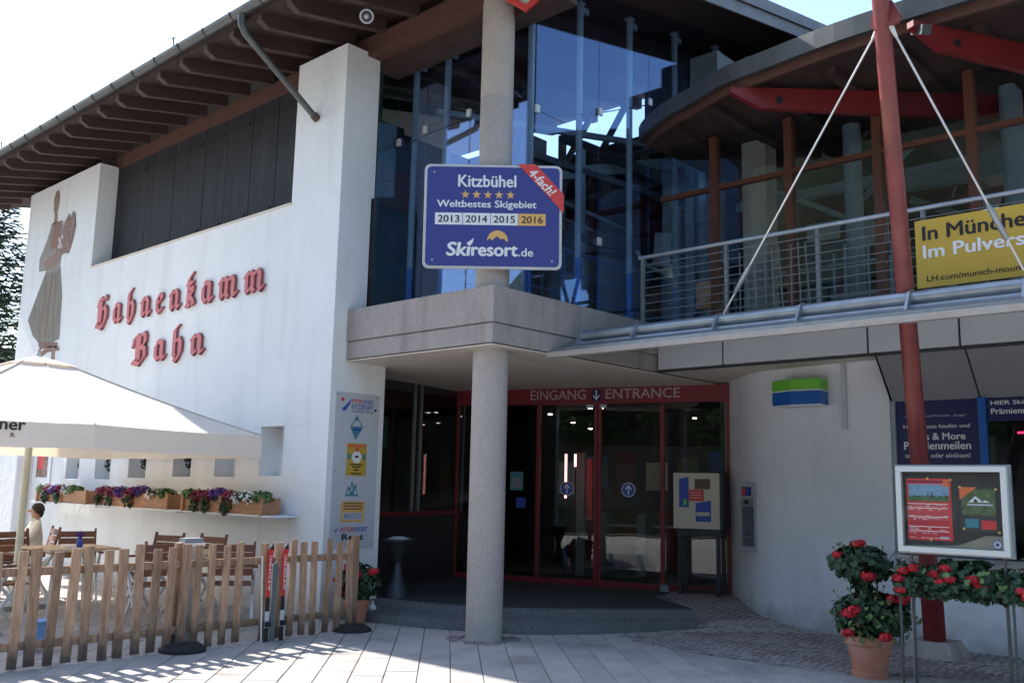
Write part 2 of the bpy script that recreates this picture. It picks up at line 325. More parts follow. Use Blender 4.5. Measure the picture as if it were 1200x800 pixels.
tmb = MB().add(tv, tf); tile_me = tmb.mesh('paving_slab', Vector((0, 0, 0)), tilem)
STEP = [(7.37, 9.43), (7.40, 8.7), (7.55, 8.1), (7.85, 7.45), (8.2, 7.0), (8.77, 6.65), (9.4, 6.32), (9.94, 6.10), (10.8, 7.0), (12, 9), (10, 11), (7.86, 9.6)]
def visible(P):
    d = P - Vector((0, 0, 1.6)); w_ = d.dot(fw)
    if w_ < 1: return None
    x = 600+1105*d.dot(rr)/w_; y = 400-1105*d.dot(uu)/w_
    return (x, y) if -40 < x < 1240 and y < 830 else None
cand = []; rest = MB()
for i in range(-45, 46):
    for j in range(-16, 36):
        off = 0.21 if i % 2 else 0
        P = T0 + TV*(i*TW) + TU*(j*TL+off); c = P + TV*TW/2 + TU*TL/2
        if c.x < -3 or c.y < -3 or c.x > 11.0 or c.y > 20 or (c.x > 7.2 and c.y > 9.35): continue
        crn = [P, P+TV*TW, P+TU*TL, P+TV*TW+TU*TL]
        if all(inside((q.x, q.y), STEP) for q in crn) or all(inside((q.x, q.y), COB) for q in crn): continue
        if c.x > 6.98 and c.y > 9.3: continue
        z = R.uniform(-0.0025, 0.001)
        if visible(c): cand.append((c.length, P + Vector((0, 0, z))))
        elif c.length < 16: rest.add([p + P + Vector((0, 0, z)) for p in tv], tf)
cand.sort(key=lambda t: t[0])
for k, (d, P) in enumerate(cand):
    if k < 295: piece('paving_slab', tile_me, P, paving)
    else: rest.add([p + P for p in tv], tf)
o_ = obj('paving_slabs_beyond', rest, tilem, paving, kind='stuff')
# setts
cob = obj('cobbled_apron', MB().add([(x, y, rampz(x, y)+0.006) for x, y in COB], [tuple(range(len(COB)))[::-1]]), mortar, kind='structure')
bed = MB(); G = 26
for i in range(G):
    for j in range(60):
        pass
sm = MB()
def sett(cx, cy, a, l, w_):
    z = rampz(cx, cy)+R.uniform(0.006, 0.014); ca, sa = math.cos(a), math.sin(a); b = 0.012
    P = lambda u, v, h: (cx+u*ca-v*sa, cy+u*sa+v*ca, h)
    vs = [P(s*l/2, t*w_/2, z-0.04) for s, t in ((-1, -1), (1, -1), (1, 1), (-1, 1))] + [P(s*l/2, t*w_/2, z-b*.6) for s, t in ((-1, -1), (1, -1), (1, 1), (-1, 1))] + [P(s*(l/2-b), t*(w_/2-b), z) for s, t in ((-1, -1), (1, -1), (1, 1), (-1, 1))]
    F = [(8, 9, 10, 11)] + [(i, (i+1) % 4, 4+(i+1) % 4, 4+i) for i in range(4)] + [(4+i, 4+(i+1) % 4, 8+(i+1) % 4, 8+i) for i in range(4)]
    sm.add(vs, F)
pitch = 0.098
for col_ in range(-2, 8):                               # segmental arcs laid across the apron
    for row in range(-10, 90):
        for k in range(-5, 6):
            a = k/5*0.78
            lx = col_*0.92 + 0.62*math.sin(a); ly = row*pitch + 0.62*(math.cos(a)-1)
            x = 8.2 + lx*0.94 + ly*0.34; y = 0.6 - lx*0.34 + ly*0.94
            if inside((x, y), COB): sett(x, y, -0.35 - a*0.9 + R.uniform(-.06, .06), 0.080, 0.074)
obj('sett', sm, cobblem, cob, kind='stuff')
# ramp bed follows the same height
bedm = MB(); st = 0.15
for i in range(24):
    for j in range(48):
        x = 8.4+i*st; y = 1.0+j*st
        if inside((x+st/2, y+st/2), COB):
            bedm.add([(x, y, rampz(x, y)+.002), (x+st, y, rampz(x+st, y)+.002), (x+st, y+st, rampz(x+st, y+st)+.002), (x, y+st, rampz(x, y+st)+.002)], [(0, 1, 2, 3)])
obj('bedding', bedm, mortar, cob, kind='stuff')
# sett collar round the column
cc = MB()
sm2, sm = sm, MB()
for k in range(22):
    a = k/22*2*math.pi; sett(7.5+0.27*math.cos(a), 7.2+0.27*math.sin(a), a+math.pi/2, 0.07, 0.07)
    if abs(math.sin(2*a)) > 0.3: sett(7.5+0.36*math.cos(a), 7.2+0.36*math.sin(a), a+math.pi/2+0.3, 0.08, 0.07)
obj('sett', sm, cobblem, cob, kind='stuff')

# hills, far side
def hills():
    for (cx, cy, rx, ry, h, mm) in ((-420, 60, 270, 380, 235, hillf), (-150, -420, 320, 240, 130, hillf), (520, -160, 260, 300, 120, hillm), (80, 560, 300, 200, 90, hillf)):
        mb = MB(); n = 28
        vs = []
        for j in range(n+1):
            for i in range(n+1):
                a, b = i/n*2-1, j/n*2-1; q = max(0, 1-a*a-b*b)
                vs.append((cx+a*rx, cy+b*ry, -0.5 + h*q*(0.8+0.25*math.sin(5*a+cx)+0.15*math.sin(11*b)) ))
        mb.add(vs, [(j*(n+1)+i, j*(n+1)+i+1, (j+1)*(n+1)+i+1, (j+1)*(n+1)+i) for j in range(n) for i in range(n)])
        obj('hills', mb, mm, smooth=True, kind='structure')
hills()

# ------------------------------------------------------------------ main building
B = thing('station_building', 'white plastered cable car station with dark wooden roof and glass hall', 'building')
XF, Y0, Y1 = 7.0, 9.43, 19.76
fac = MB()
NI = [(10.37, 10.90, 1.68, 2.32), (11.48, 12.0, 1.66, 2.3), (12.65, 13.17, 1.65, 2.3), (14.0, 14.57, 1.62, 2.3), (15.2, 15.76, 1.59, 2.28), (16.38, 16.9, 1.58, 2.28)]
def B3(x0, x1, y0, y1, z0, z1, m=None, mb=None): (mb or fac).box((x0, y0, z0), (x1, y1, z1), m)
B3(XF, 7.5, Y0, Y1, -0.06, 1.58)                        # below the niches
ys = [Y0] + [v for n_ in NI for v in n_[:2]] + [Y1]
for i in range(0, len(ys), 2): B3(XF, 7.5, ys[i], ys[i+1], 1.58, 2.32)
for a, b, z0, z1 in NI:
    if z0 > 1.58: B3(XF, 7.28, a, b, 1.58, z0)
    if z1 < 2.32: B3(XF, 7.28, a, b, z1, 2.32)
    B3(7.28, 7.5, a, b, 1.58, 2.32)
B3(XF, 7.5, Y0, Y1, 2.32, 5.3)
B3(XF, 7.55, Y0, 10.5, 5.3, 7.26); B3(XF, 7.5, 16.62, Y1, 5.3, 7.24)
B3(7.38, 7.5, 10.5, 16.62, 5.3, 7.24)
B3(7.5, 7.86, Y0, 9.9, -0.06, 3.12)                      # return wall beside the entrance
B3(7.5, 12, Y1-0.3, Y1, 0, 7.9)
f_ = obj('facade_wall', fac, plaster, B, bevel=0.018)
sill = MB().box((6.985, 10.5, 5.285), (7.38, 16.62, 5.315)); obj('window_sill', sill, soffit_m, B)
pil = MB().box((6.72, 18.35, -0.05), (7.0, 19.72, 2.2)); obj('pilaster', pil, plaster, B, bevel=0.02)
# shutters in the long opening
edges = [10.5, 11.47, 12.15, 12.86, 13.52, 14.5, 15.45, 16.62]
for i in range(len(edges)-1):
    a, b = edges[i]+0.006, edges[i+1]-0.006
    mb = MB(); n = max(2, round((b-a)/0.24)); 
    for k in range(n):
        p = a+(b-a)*k/n; q = a+(b-a)*(k+1)/n; mb.box((7.345+R.uniform(-.0015, .0015), p+0.001, 5.32), (7.378, q-0.001, 7.2))
    s = obj('shutter', mb, blackwood, B)
    mb = MB()
    pass
    for z in (5.5, 6.95): obj('shutter_ledge', MB().box((7.325, a+0.08, z), (7.343, b-0.08, z+0.05)), blackwood, s)
# eaves: plate beam, rafters, boarding, gutter, verge
SL = 0.2
def zr(x): return 7.15+SL*(x-5.95)                       # underside of rafters
bm_ = MB(); bm_.box((7.335, 6.3, 7.2), (7.56, 20.6, 7.46)); obj('plate_beam', bm_, beamwood, B)
bm_ = MB(); bm_.box((7.57, 6.3, 7.03), (7.84, 9.42, 7.44)); obj('head_beam', bm_, dwood, B)
RT = 0.16
XR = 14.35
raf_y = [18.05-0.638*k for k in range(-6, 19)]
for y in raf_y:
    mb = MB(); x0, x1 = 5.88, 9.2 if y > 6.2 else 9.2
    hw = 0.05
    pr = [(x0, zr(x0)+RT+0.02), (x0, zr(x0)+0.09), (x0+0.13, zr(x0+0.13)), (7.33, zr(7.33)), (7.33, zr(7.33)+RT+0.03)]
    F = Fr((0, y+hw, 0), (1, 0, 0)); mb.prism(F, pr, 0, 2*hw)
    piece_ = obj('rafter', mb, rafterwood, B)
deck = MB()
dk = Fr((0, 22.7, 0), (1, 0, 0))
bw = 0.19; x = 5.86; z_off = RT+0.02
deckmb = MB(); k = 0
YR0, YR1 = 6.1, 22.7
while x < 7.6:                                           # soffit boards, each a strip along the eave
    mb = MB(); x2 = x+bw-0.008
    vs = [(x, YR0, zr(x)+z_off), (x2, YR0, zr(x2)+z_off), (x2, YR1, zr(x2)+z_off), (x, YR1, zr(x)+z_off)]
    vs += [(p[0], p[1], p[2]+0.025) for p in vs]
    mb.add(vs, BOXF); obj('soffit_board', mb, dwood, B); x += bw
zt = lambda x: zr(x)+z_off
mb = MB(); mb.add([(5.84, YR0, zt(5.84)+0.03), (XR, YR0, zt(XR)+0.03), (XR, YR1, zt(XR)+0.03), (5.84, YR1, zt(5.84)+0.03), (5.84, YR0, zt(5.84)+0.16), (XR, YR0, zt(XR)+0.16), (XR, YR1, zt(XR)+0.16), (5.84, YR1, zt(5.84)+0.16)], BOXF)
obj('roof', mb, dwood, B)
mb = MB(); 
for j, (yy, dz0, dz1) in enumerate(((6.07, 0.0, 0.18), (6.03, 0.185, 0.36))):
    mb.add([(5.9, yy, zt(5.9)-0.16+dz0), (XR, yy, zt(XR)-0.16+dz0), (XR, yy+0.028, zt(XR)-0.16+dz0), (5.9, yy+0.028, zt(5.9)-0.16+dz0), (5.9, yy, zt(5.9)-0.16+dz1), (XR, yy, zt(XR)-0.16+dz1), (XR, yy+0.028, zt(XR)-0.16+dz1), (5.9, yy+0.028, zt(5.9)-0.16+dz1)], BOXF)
obj('verge_board', mb, mat('grey_weathered_verge', (0.20, 0.20, 0.21), 0.6, 0.2, var=0.15), B)
mb = MB(); N_ = 9; vs = []
for y in (6.0, 22.7):
    for k in range(N_+1):
        a = math.pi*k/N_; vs.append((5.80-0.075*math.cos(a), y, 7.43-0.085*math.sin(a)))
    for k in range(N_+1):
        a = math.pi*(N_-k)/N_; vs.append((5.80-0.068*math.cos(a), y, 7.432-0.078*math.sin(a)))
n2 = 2*(N_+1); mb.add(vs, [(k, (k+1) % n2, n2+(k+1) % n2, n2+k) for k in range(n2)])
gut = obj('gutter', mb, gutterm, B, smooth=True)
yy = 22.0
while yy > 6.2:
    mb = MB(); mb.tube([(5.80-0.082*math.cos(a), yy, 7.432-0.092*math.sin(a)) for a in [math.pi*k/8 for k in range(9)]], 0.008, 5); obj('gutter_clip', mb, gutterm, gut); yy -= 0.655
for yy in (9.0+2.67, 17.9): 
    mb = MB(); mb.tube([(5.76, yy, 7.44), (5.74, yy, 7.56)], 0.01, 6); mb.tube([(5.74, yy-0.03, 7.56), (5.74, yy+.03, 7.56)], 0.012, 6); obj('snow_hook', mb, gutterm, gut)
dp = MB(); dp.tube([(5.80, 10.01, 7.35), (5.80, 10.01, 7.24), (5.86, 10.01, 7.13), (6.02, 10.01, 7.02), (6.9, 10.01, 6.42), (7.0, 10.01, 6.355)], [0.06, 0.055, 0.05, 0.045, 0.042, 0.042], 12); d_ = obj('downpipe', dp, gutterm, B, smooth=True)
mb = MB(); mb.tube([(6.93, 10.01, 6.405), (7.0, 10.01, 6.36)], 0.055, 12); obj('pipe_collar', mb, mat('rusty_collar', (0.10, 0.06, 0.045), 0.8), d_)

# ledge (balcony slab) over the entrance, soffit
ED0 = Vector((11.014, 9.499, 0.2)); EDD = Vector((0.3113, -0.9503, 0)); DF = Fr(ED0, EDD)     # door wall frame: viewer right = +a
led = MB()
LX, LY = 7.2, 6.89
led.box((LX, LY, 3.36), (7.6, Y0-0.003, 3.76)); led.box((7.6, LY, 3.36), (13.2, 7.2, 3.76))
led.box((LX+0.012, LY+0.012, 3.135), (7.6, Y0-0.003, 3.345)); led.box((7.6, LY+0.012, 3.135), (13.2, 7.2, 3.345))
led.box((LX+0.03, LY+0.03, 3.345), (7.59, Y0-0.003, 3.36)); led.box((7.59, LY+0.03, 3.345), (13.1, 7.19, 3.36))
obj('balcony_slab_edge', led, conc, B, bevel=0.008)
sf = MB(); sf.add([(LX+0.005, LY+0.005, 3.118), (13.2, LY+0.005, 3.118), (13.2, 11.6, 3.118), (7.6, 11.6, 3.118), (7.6, 9.9, 3.118), (7.6, Y0-.004, 3.118), (LX+.005, Y0-.004, 3.118)], [tuple(range(7))[::-1]])
sf.v += []; so = obj('entrance_soffit', sf, soffit_m, B)
sl = so.modifiers.new('thick', 'SOLIDIFY'); sl.thickness = 0.012; sl.offset = 1
hf = MB().box((7.6, 7.2, 3.2), (16.7, 15.5, 3.74)); obj('hall_floor', hf, intdark, B)

# big round column
cl = MB(); cl.lathe((7.5, 7.2, 0), [(0.197, -0.05), (0.197, 3.115)], 40); c1 = tag(obj('round_column', cl, conc_col, smooth=True, loc=(7.5, 7.2, 0)), 'round concrete column carrying the balcony corner in front of the entrance', 'column') if False else obj('column', cl, conc_col, B, smooth=True)
cl = MB(); 
zz = [3.76, 5.98, 6.0, 7.55]
cl.lathe((7.5, 7.2, 0), [(0.19, 3.75), (0.19, 6.02), (0.184, 6.03), (0.184, 6.04), (0.19, 6.05), (0.19, 7.5)], 40); obj('column', cl, conc_col, B, smooth=True)

# ------------------------------------------------------------------ glazed hall on the ledge
GX, GY = 7.9, 6.97
panesL = [(9.42, 8.86), (8.85, 8.05), (8.04, 7.0)]
for a, b in panesL:
    for z0, z1 in ((3.765, 6.24), (6.25, 7.3)):
        obj('window_pane', MB().box((GX, b+0.004, z0), (GX+0.012, a-0.004, z1)), gl_up, B)
obj('window_pane', MB().box((7.56, 9.408, 3.765), (7.9, 9.42, 7.2)), gl_edge, B)
xr = [7.92, 9.15, 10.27, 11.4, 12.5, 13.6, 14.2]
for a, b in zip(xr, xr[1:]):
    for z0 in (3.765, 6.0):
        za = 5.99 if z0 < 5 else zt(a)-0.02; zb = 5.99 if z0 < 5 else zt(b)-0.02
        F = Fr((0, GY, 0), (1, 0, 0)); obj('window_pane', MB().prism(F, [(a+.004, z0), (b-.004, z0), (b-.004, zb), (a+.004, za)], -0.012, 0), gl_up, B)
def hall_tube(x, y, zt_):
    t = obj('hall_tube', MB().tube([(x, y, 4.42), (x, y, zt_)], 0.043, 12), greypaint, B, smooth=True)
    obj('tube_foot', MB().tube([(x, y, 3.75), (x, y, 4.42)], 0.045, 12), bluesteel, t, smooth=True)
    obj('tube_bracket', MB().box((x, y-0.02, zt_-0.12), (x+0.16, y+0.02, zt_-0.04)).box((x-.05, y-.05, zt_-0.03), (x+.05, y+.05, zt_)), greypaint, t)
for y in (9.25, 8.63, 7.9): hall_tube(8.05, y, 7.35)
for x in (8.0, 8.93, 10.02, 11.15, 12.3, 13.4): hall_tube(x, 7.12, zt(x)-0.12)
for (x, y, z, ax) in ((7.885, 8.86, 6.2, 'y'), (7.885, 8.05, 6.22, 'y'), (7.93, 6.955, 6.0, 'x'), (9.15, 6.955, 6.35, 'x'), (10.27, 6.955, 6.85, 'x'), (7.885, 8.45, 4.75, 'y'), (9.15, 6.955, 4.65, 'x'), (7.885, 9.38, 6.15, 'y')):
    mb = MB()
    if ax == 'y': mb.box((x-.02, y-.035, z-.05), (x+.012, y+.035, z+.05))
    else: mb.box((x-.035, y-.02, z-.05), (x+.035, y+.012, z+.05))
    obj('glass_clamp', mb, mat('pale_clamp', (0.55, 0.56, 0.56), 0.4, 0.3), B, bevel=0.006)
mb = MB(); mb.tube([(8.0, 9.38, 6.15), (8.0, 8.86, 6.2), (8.0, 8.05, 6.22)], 0.008, 6); mb.tube([(7.95, 7.02, 6.0), (9.15, 7.05, 6.33)], 0.008, 6); mb.tube([(9.15, 7.05, 6.35), (10.27, 7.05, 6.83), (11.4, 7.05, 6.5)], .008, 6); obj('bracing_cable', mb, darksteel, B)

# hall interior shell
iw = MB(); iw.box((14.0, 4.0, 3.74), (14.2, 12.2, 8.15)); iw.box((14.0, 4.0, 8.15), (14.2, 9.6, 8.98)); iw.box((7.6, 12.0, 3.74), (14.0, 12.2, 7.6)); iw.box((12.3, 12.0, 7.6), (14.0, 12.2, 8.6)); iw.box((7.6, 12.0, 7.6), (10.2, 12.2, 7.7)); iw.box((7.56, 9.43, 3.74), (7.62, 12.0, 7.2)); obj('interior_wall', iw, intdark, B)
iw = MB(); iw.box((13.95, 4.0, 5.9), (13.995, 11.9, 6.9)); iw.box((8, 11.94, 6.2), (13.9, 11.99, 6.9)); obj('interior_wall_band', iw, intred, B)
for q in range(5):
    mb = MB(); y = 7.7+q*1.05; xe = 14.2; mb.add([(8, y, zt(8)-.2), (xe, y, zt(xe)-.2), (xe, y+.12, zt(xe)-.2), (8, y+.12, zt(8)-.2), (8, y, zt(8)), (xe, y, zt(xe)), (xe, y+.12, zt(xe)), (8, y+.12, zt(8))], BOXF); obj('roof_beam', mb, dwood, B)

# ------------------------------------------------------------------ entrance
SF = Fr((8.73, 10.46, 0), (2.15, 0.44, 0))               # shop window wall
en = MB()
plat = [(7.76, 9.5), (7.86, 8.9), (8.05, 8.25), (8.51, 7.45), (9.25, 6.82), (10.04, 6.16), (10.77, 6.95), (11.15, 7.25), (11.95, 7.1), (12.9, 9), (12, 12), (8, 11), (7.87, 9.9)]
st1 = [(7.37, 9.42), (7.40, 8.75), (7.60, 8.05), (8.03, 7.18), (8.77, 6.62), (9.94, 6.06), (10.10, 6.22), (9.4, 7.0), (8.6, 7.7), (8.15, 8.5), (7.9, 9.42)]
def smoothpoly(pts, closed, n=6, rng=None):
    return pts
GF = Fr((0, 0, 0), (1, 0, 0), (0, 1, 0))
def arc_poly(ctrl, n=8):                                 # Catmull-Rom through points
    out = []
    for i in range(len(ctrl)-1):
        p0 = Vector(ctrl[max(i-1, 0)]); p1 = Vector(ctrl[i]); p2 = Vector(ctrl[i+1]); p3 = Vector(ctrl[min(i+2, len(ctrl)-1)])
        for k in range(n):
            t = k/n; out.append(tuple(0.5*((2*p1)+(p2-p0)*t+(2*p0-5*p1+4*p2-p3)*t*t+(3*p1-p0-3*p2+p3)*t**3)))
    out.append(tuple(ctrl[-1])); return out
s1 = arc_poly(st1[:6]) + st1[6:]; s2 = arc_poly(plat[:6]) + plat[6:]
ES = thing('entrance_steps', 'two dark granite steps curving up to the entrance doors', 'steps', (9, 8, 0))
obj('step', MB().prism(GF, s1, -0.05, 0.10), granite, ES, bevel=0.006)
obj('step', MB().prism(GF, s2, -0.05, 0.193), granite, ES, bevel=0.006)
inner = [(x+0.22*0.72, y+0.22*0.69) for x, y in s2[:41]] + [(10.75, 7.15), (11.1, 7.45), (11.9, 7.3), (12.9, 9), (12, 12), (8, 11), (8.1, 10.1)]
obj('floor_mat', MB().prism(GF, inner, 0.15, 0.20), matfloor, ES)
# door wall
HZ0, HZ1 = 2.665, 2.92                                    # in door frame heights (above floor 0.2)
DW = thing('entrance_doors', 'red framed glass entrance doors under the EINGANG ENTRANCE header', 'entrance', ED0)
mb = MB(); mb.fbox(DF, -1.42, 2.93, HZ0, HZ1-0.004, -0.04, 0.05); hd = obj('header', mb, frame_red, DW, bevel=0.004)
grey_txt = mat('sign_grey_text', (0.42, 0.36, 0.36), 0.5, var=0.03)
mb = MB(); text(mb, 'EINGANG', DF, -0.13, 2.735, 0.90, 0.145, 0.012, 0.053); obj('lettering', mb, grey_txt, hd)
mb = MB(); text(mb, 'ENTRANCE', DF, 1.09, 2.735, 1.12, 0.145, 0.012, 0.053); obj('lettering', mb, grey_txt, hd)
mb = MB(); mb.fbox(DF, 0.86, 1.02, 2.70, 2.88, 0.051, 0.054); obj('arrow_plate', mb, navy, hd)
def arrow(mb, F, a, b, h, up, c, m=None):
    s = 1 if up else -1; w_ = h*0.13
    mb.prism(F, [(a-w_/2, b-s*h/2), (a+w_/2, b-s*h/2), (a+w_/2, b+s*h*0.3), (a-w_/2, b+s*h*0.3)], c, c+0.001, m)
    mb.prism(F, [(a, b+s*h/2), (a-h*0.32, b+s*h*0.12), (a-h*0.32, b-s*h*0.06), (a, b+s*h*0.28)], c+0.0012, c+0.002, m)
    mb.prism(F, [(a, b+s*h/2), (a+h*0.32, b+s*h*0.12), (a+h*0.32, b-s*h*0.06), (a, b+s*h*0.28)], c+0.0012, c+0.002, m)
mb = MB(); arrow(mb, DF, 0.94, 2.79, 0.15, False, 0.055); obj('arrow', mb, white, hd)
for s_, wd in ((-1.40, 0.05), (-0.003, 0.06), (0.925, 0.05), (0.985, 0.05), (1.94, 0.06), (2.89, 0.05)):
    obj('door_post', MB().fbox(DF, s_-wd/2, s_+wd/2, 0.0, HZ0-0.003, -0.03, 0.03), frame_red, DW, bevel=0.004)
for a, b in ((-1.37, -0.036), (0.03, 0.897), (1.013, 1.907), (1.973, 2.862)):
    obj('bottom_rail', MB().fbox(DF, a, b, 0.0, 0.085, -0.025, 0.028), frame_red, DW)
    obj('door_pane', MB().fbox(DF, a, b, 0.088, HZ0-0.004, -0.006, 0.006), gl_dark if a < 0 else gl_clear, DW)
for a in (0.47, 1.43):
    F = DF; mb = MB(); mb.disc(F, a, 1.40, 0.105, 0.008, 0.010, 28, white); mb.disc(F, a, 1.40, 0.094, 0.0102, 0.012, 28, bluep); arrow(mb, F, a, 1.40, 0.15, True, 0.0125, white); obj('arrow_sticker', mb, None, DW)
mb = MB(); mb.fbox(DF, -0.47, -0.25, 1.36, 1.64, 0.008, 0.012, tealp); mb.fbox(DF, -0.44, -0.28, 1.40, 1.55, 0.0125, 0.014, intgrey); mb.fbox(DF, -0.36, -0.2, 1.10, 1.25, 0.008, 0.012, bluep); obj('door_poster', mb, None, DW)
for a in (0.84, 1.05): obj('door_sensor', MB().fbox(DF, a-0.05, a+0.05, 2.60, 2.65, 0.03, 0.07), whitebox, DW)
obj('door_stop', MB().fbox(DF, 1.93, 2.05, 0.0, 0.09, 0.04, 0.12), intgrey, DW)
# shop window wall on the left of the doors
SW = thing('shop_window', 'dark glazed shop front left of the entrance doors behind the column', 'shop window', (8.73, 10.46, 0.2))
obj('plinth_panel', MB().fbox(SF, -0.9, 2.1, 0.2, 1.16, -0.05, 0.0), mat('dark_plinth', (0.03, 0.028, 0.032), 0.35, var=0.2), SW)
obj('sill_rail', MB().fbox(SF, -0.9, 2.1, 1.165, 1.22, -0.05, 0.03), frame_red, SW)
for a, b in ((-0.9, 0.70), (0.9, 2.0)): obj('shop_pane', MB().fbox(SF, a, b, 1.225, 3.11, -0.01, 0.0), gl_dark, SW)
for a in (0.72, 0.88, 2.04): obj('window_post', MB().fbox(SF, a-0.02, a+0.02, 1.222, 3.112, -0.03, 0.02), greymetal if a < 2 else greypaint, SW)
obj('narrow_pane', MB().fbox(SF, 0.742, 0.858, 1.225, 3.11, -0.01, 0.0), gl_dark, SW)
mb = MB(); mb.fbox(SF, 0.1, 0.5, 2.15, 2.6, -0.35, -0.33, intgrey); mb.fbox(SF, -0.5, -0.05, 2.15, 2.6, -0.35, -0.33, intgrey); obj('shop_display', mb, None, SW)
# lobby behind the doors
lob = MB(); lob.box((7.9, 15.2, 0), (16.5, 15.4, 3.195)); lob.box((16.3, 6.9, 0), (16.5, 15.2, 3.195)); lob.box((12.3, 6.93, 0.0), (16.3, 7.1, 3.11)); lob.box((7.62, 10.0, 0), (7.8, 15.2, 3.11)); lob.box((13.21,6.9,3.12),(16.3,7.19,3.7)); obj('lobby_wall', lob, mat('lobby_wall_paint', (0.12, 0.11, 0.11), 0.7, var=0.25, scale=1.5), B)
obj('lobby_floor', MB().box((7.7, 9.9, 0.1), (16.3, 15.2, 0.14)).box((12.0, 6.76, 0.1), (16.3, 9.9, 0.14)), intgrey, B)
LB = Fr((14.5, 9.3, 0.2), EDD)
mb = MB(); mb.fbox(LB, -2, 1.6, 0, 1.05, -0.6, 0); ct = tag(obj('lobby_counter', mb, intred, loc=(14.5, 9.3, 0.2)), 'low dark red counter inside the lobby behind the glass doors', 'counter')
mb = MB(); mb.fbox(DF, 0.05, 0.2, 0, 2.0, -1.6, -1.5, intgrey); mb.fbox(DF, 0.22, 0.32, 0.9, 1.9, -1.6, -1.55, redp); tag(obj('lobby_display_stand', mb, None, loc=ED0), 'narrow grey and red display stand seen through the left door', 'display stand')

glow = mat('warm_lamp_glow', (0.8, 0.8, 0.8), emit=((1, 0.86, 0.66), 9)); pink = mat('pink_tube_glow', (0.8, 0.3, 0.3), emit=((1, 0.35, 0.28), 2.5))
for i, (a_, z_, dd) in enumerate(((-0.35, 2.62, -1.3), (-0.05, 2.50, -1.6), (0.12, 2.42, -2.0), (0.33, 2.72, -1.4), (0.52, 2.72, -1.4), (1.7, 2.66, -3.0), (2.3, 2.66, -3.2))):
    q = DF(a_, z_, dd); t = thing('ceiling_spot', 'small lit ceiling spot seen through the entrance glass', 'spotlight', q, 'lit spots in the lobby ceiling')
    t['label'] = ['small lit ceiling spot behind the fixed pane nearest the column', 'small lit ceiling spot just left of the first door post', 'lowest lit ceiling spot behind the left entrance door', 'left of the paired lit spots behind the left entrance door', 'right of the paired lit spots behind the left entrance door', 'small lit ceiling spot behind the right entrance door', 'small lit ceiling spot above the ticket terminal'][i]
    obj('spot_body', MB().lathe(q, [(0.04, 0.012), (0.05, 0.06), (0.05, 0.10)], 12), darksteel, t); obj('spot_lens', MB().lathe(q, [(0.032, 0), (0.036, 0.011)], 12), glow, t)
for i, (a_, z0_, z1_) in enumerate(((0.10, 1.25, 1.95), (0.26, 1.75, 1.95))):
    q = DF(a_, z0_, -0.9); t = thing('light_tube', ['tall pink lit tube behind the left entrance door', 'short pink lit tube behind the left entrance door'][i], 'lamp', q); obj('tube', MB().tube([q, DF(a_, z1_, -0.9)], 0.018, 10), pink, t); obj('tube_stand', MB().tube([DF(a_, 0, -0.9), DF(a_, z0_-.004, -0.9)], 0.02, 8), darksteel, t)
wl = thing('lobby_notice_wall', 'row of pale posters on the lobby rear wall behind the doors', 'notice board', (14.2, 9.0, 1.5)); NW = Fr((14.4, 10.2, 0.2), EDD)
obj('notice_backing', MB().fbox(NW, -1.5, 2.6, 1.1, 2.2, -0.05, 0.0), darksteel, wl)
for k in range(7):
    pm = [boardm, tealp, intred, creamm, mat('poster_leafy', (0.10, 0.14, 0.06), 0.5, var=0.6, scale=30), bluep, boardm][k]; obj('lobby_poster', MB().fbox(NW, -1.4+k*0.57, -1.0+k*0.57, 1.3+0.1*(k % 2), 1.9+0.1*(k % 3), 0.002, 0.01), pm, wl)
gt = thing('lobby_gate', 'low grey barrier gates standing inside the lobby', 'barrier', DF(1.2, 0, -2.2))
for k in range(4): obj('gate_post', MB().fbox(DF, 0.2+k*0.75, 0.35+k*0.75, 0, 1.0, -2.6, -2.0), intgrey, gt); obj('gate_arm', MB().fbox(DF, 0.355+k*0.75, 0.9+k*0.75, 0.78, 0.82, -2.3, -2.26), greymetal, gt)

# ------------------------------------------------------------------ sponsor board on the return wall
YB = 9.43
SB = Fr((0, YB, 0), (1, 0, 0))
bd = thing('sponsor_board', 'tall pale board of ski shop logos on the white return wall', 'sign', (7.4, YB, 1.8))
obj('board_panel', MB().prism(SB, [(7.085, 0.82), (7.77, 0.82), (7.77, 2.725), (7.085, 2.725)], 0.004, 0.012), boardm, bd)
for a, b in ((7.12, 2.69), (7.73, 2.69), (7.12, 1.75), (7.72, 1.72), (7.12, 0.87), (7.73, .87)): obj('screw', MB().disc(SB, a, b, 0.008, 0.012, 0.016, 8), darksteel, bd)
mb = MB(); C0 = 0.0135
mb.disc(SB, 7.185, 2.635, 0.026, C0, C0+.001, 16, redp); mb.prism(SB, [(7.18, 2.52), (7.25, 2.58), (7.33, 2.66), (7.30, 2.585), (7.24, 2.50), (7.20, 2.49)], C0, C0+.001, bluep)
text(mb, 'INTER', SB, 7.33, 2.60, 0.165, 0.05, 0.03, C0+.001, 0.2, redp); text(mb, 'SPORT', SB, 7.505, 2.60, 0.17, 0.05, 0.03, C0+.001, 0.2, bluep)
text(mb, 'KITZSPORT', SB, 7.33, 2.525, 0.34, 0.06, 0.02, C0+.001, 0, bluep); mb.disc(SB, 7.71, 2.53, 0.018, C0, C0+.001, 12, black); text(mb, 'Kitzbühel Tirol', SB, 7.33, 2.485, 0.34, 0.03, 0.0, C0+.001, 0, black)
obj('shop_logo', mb, None, bd)
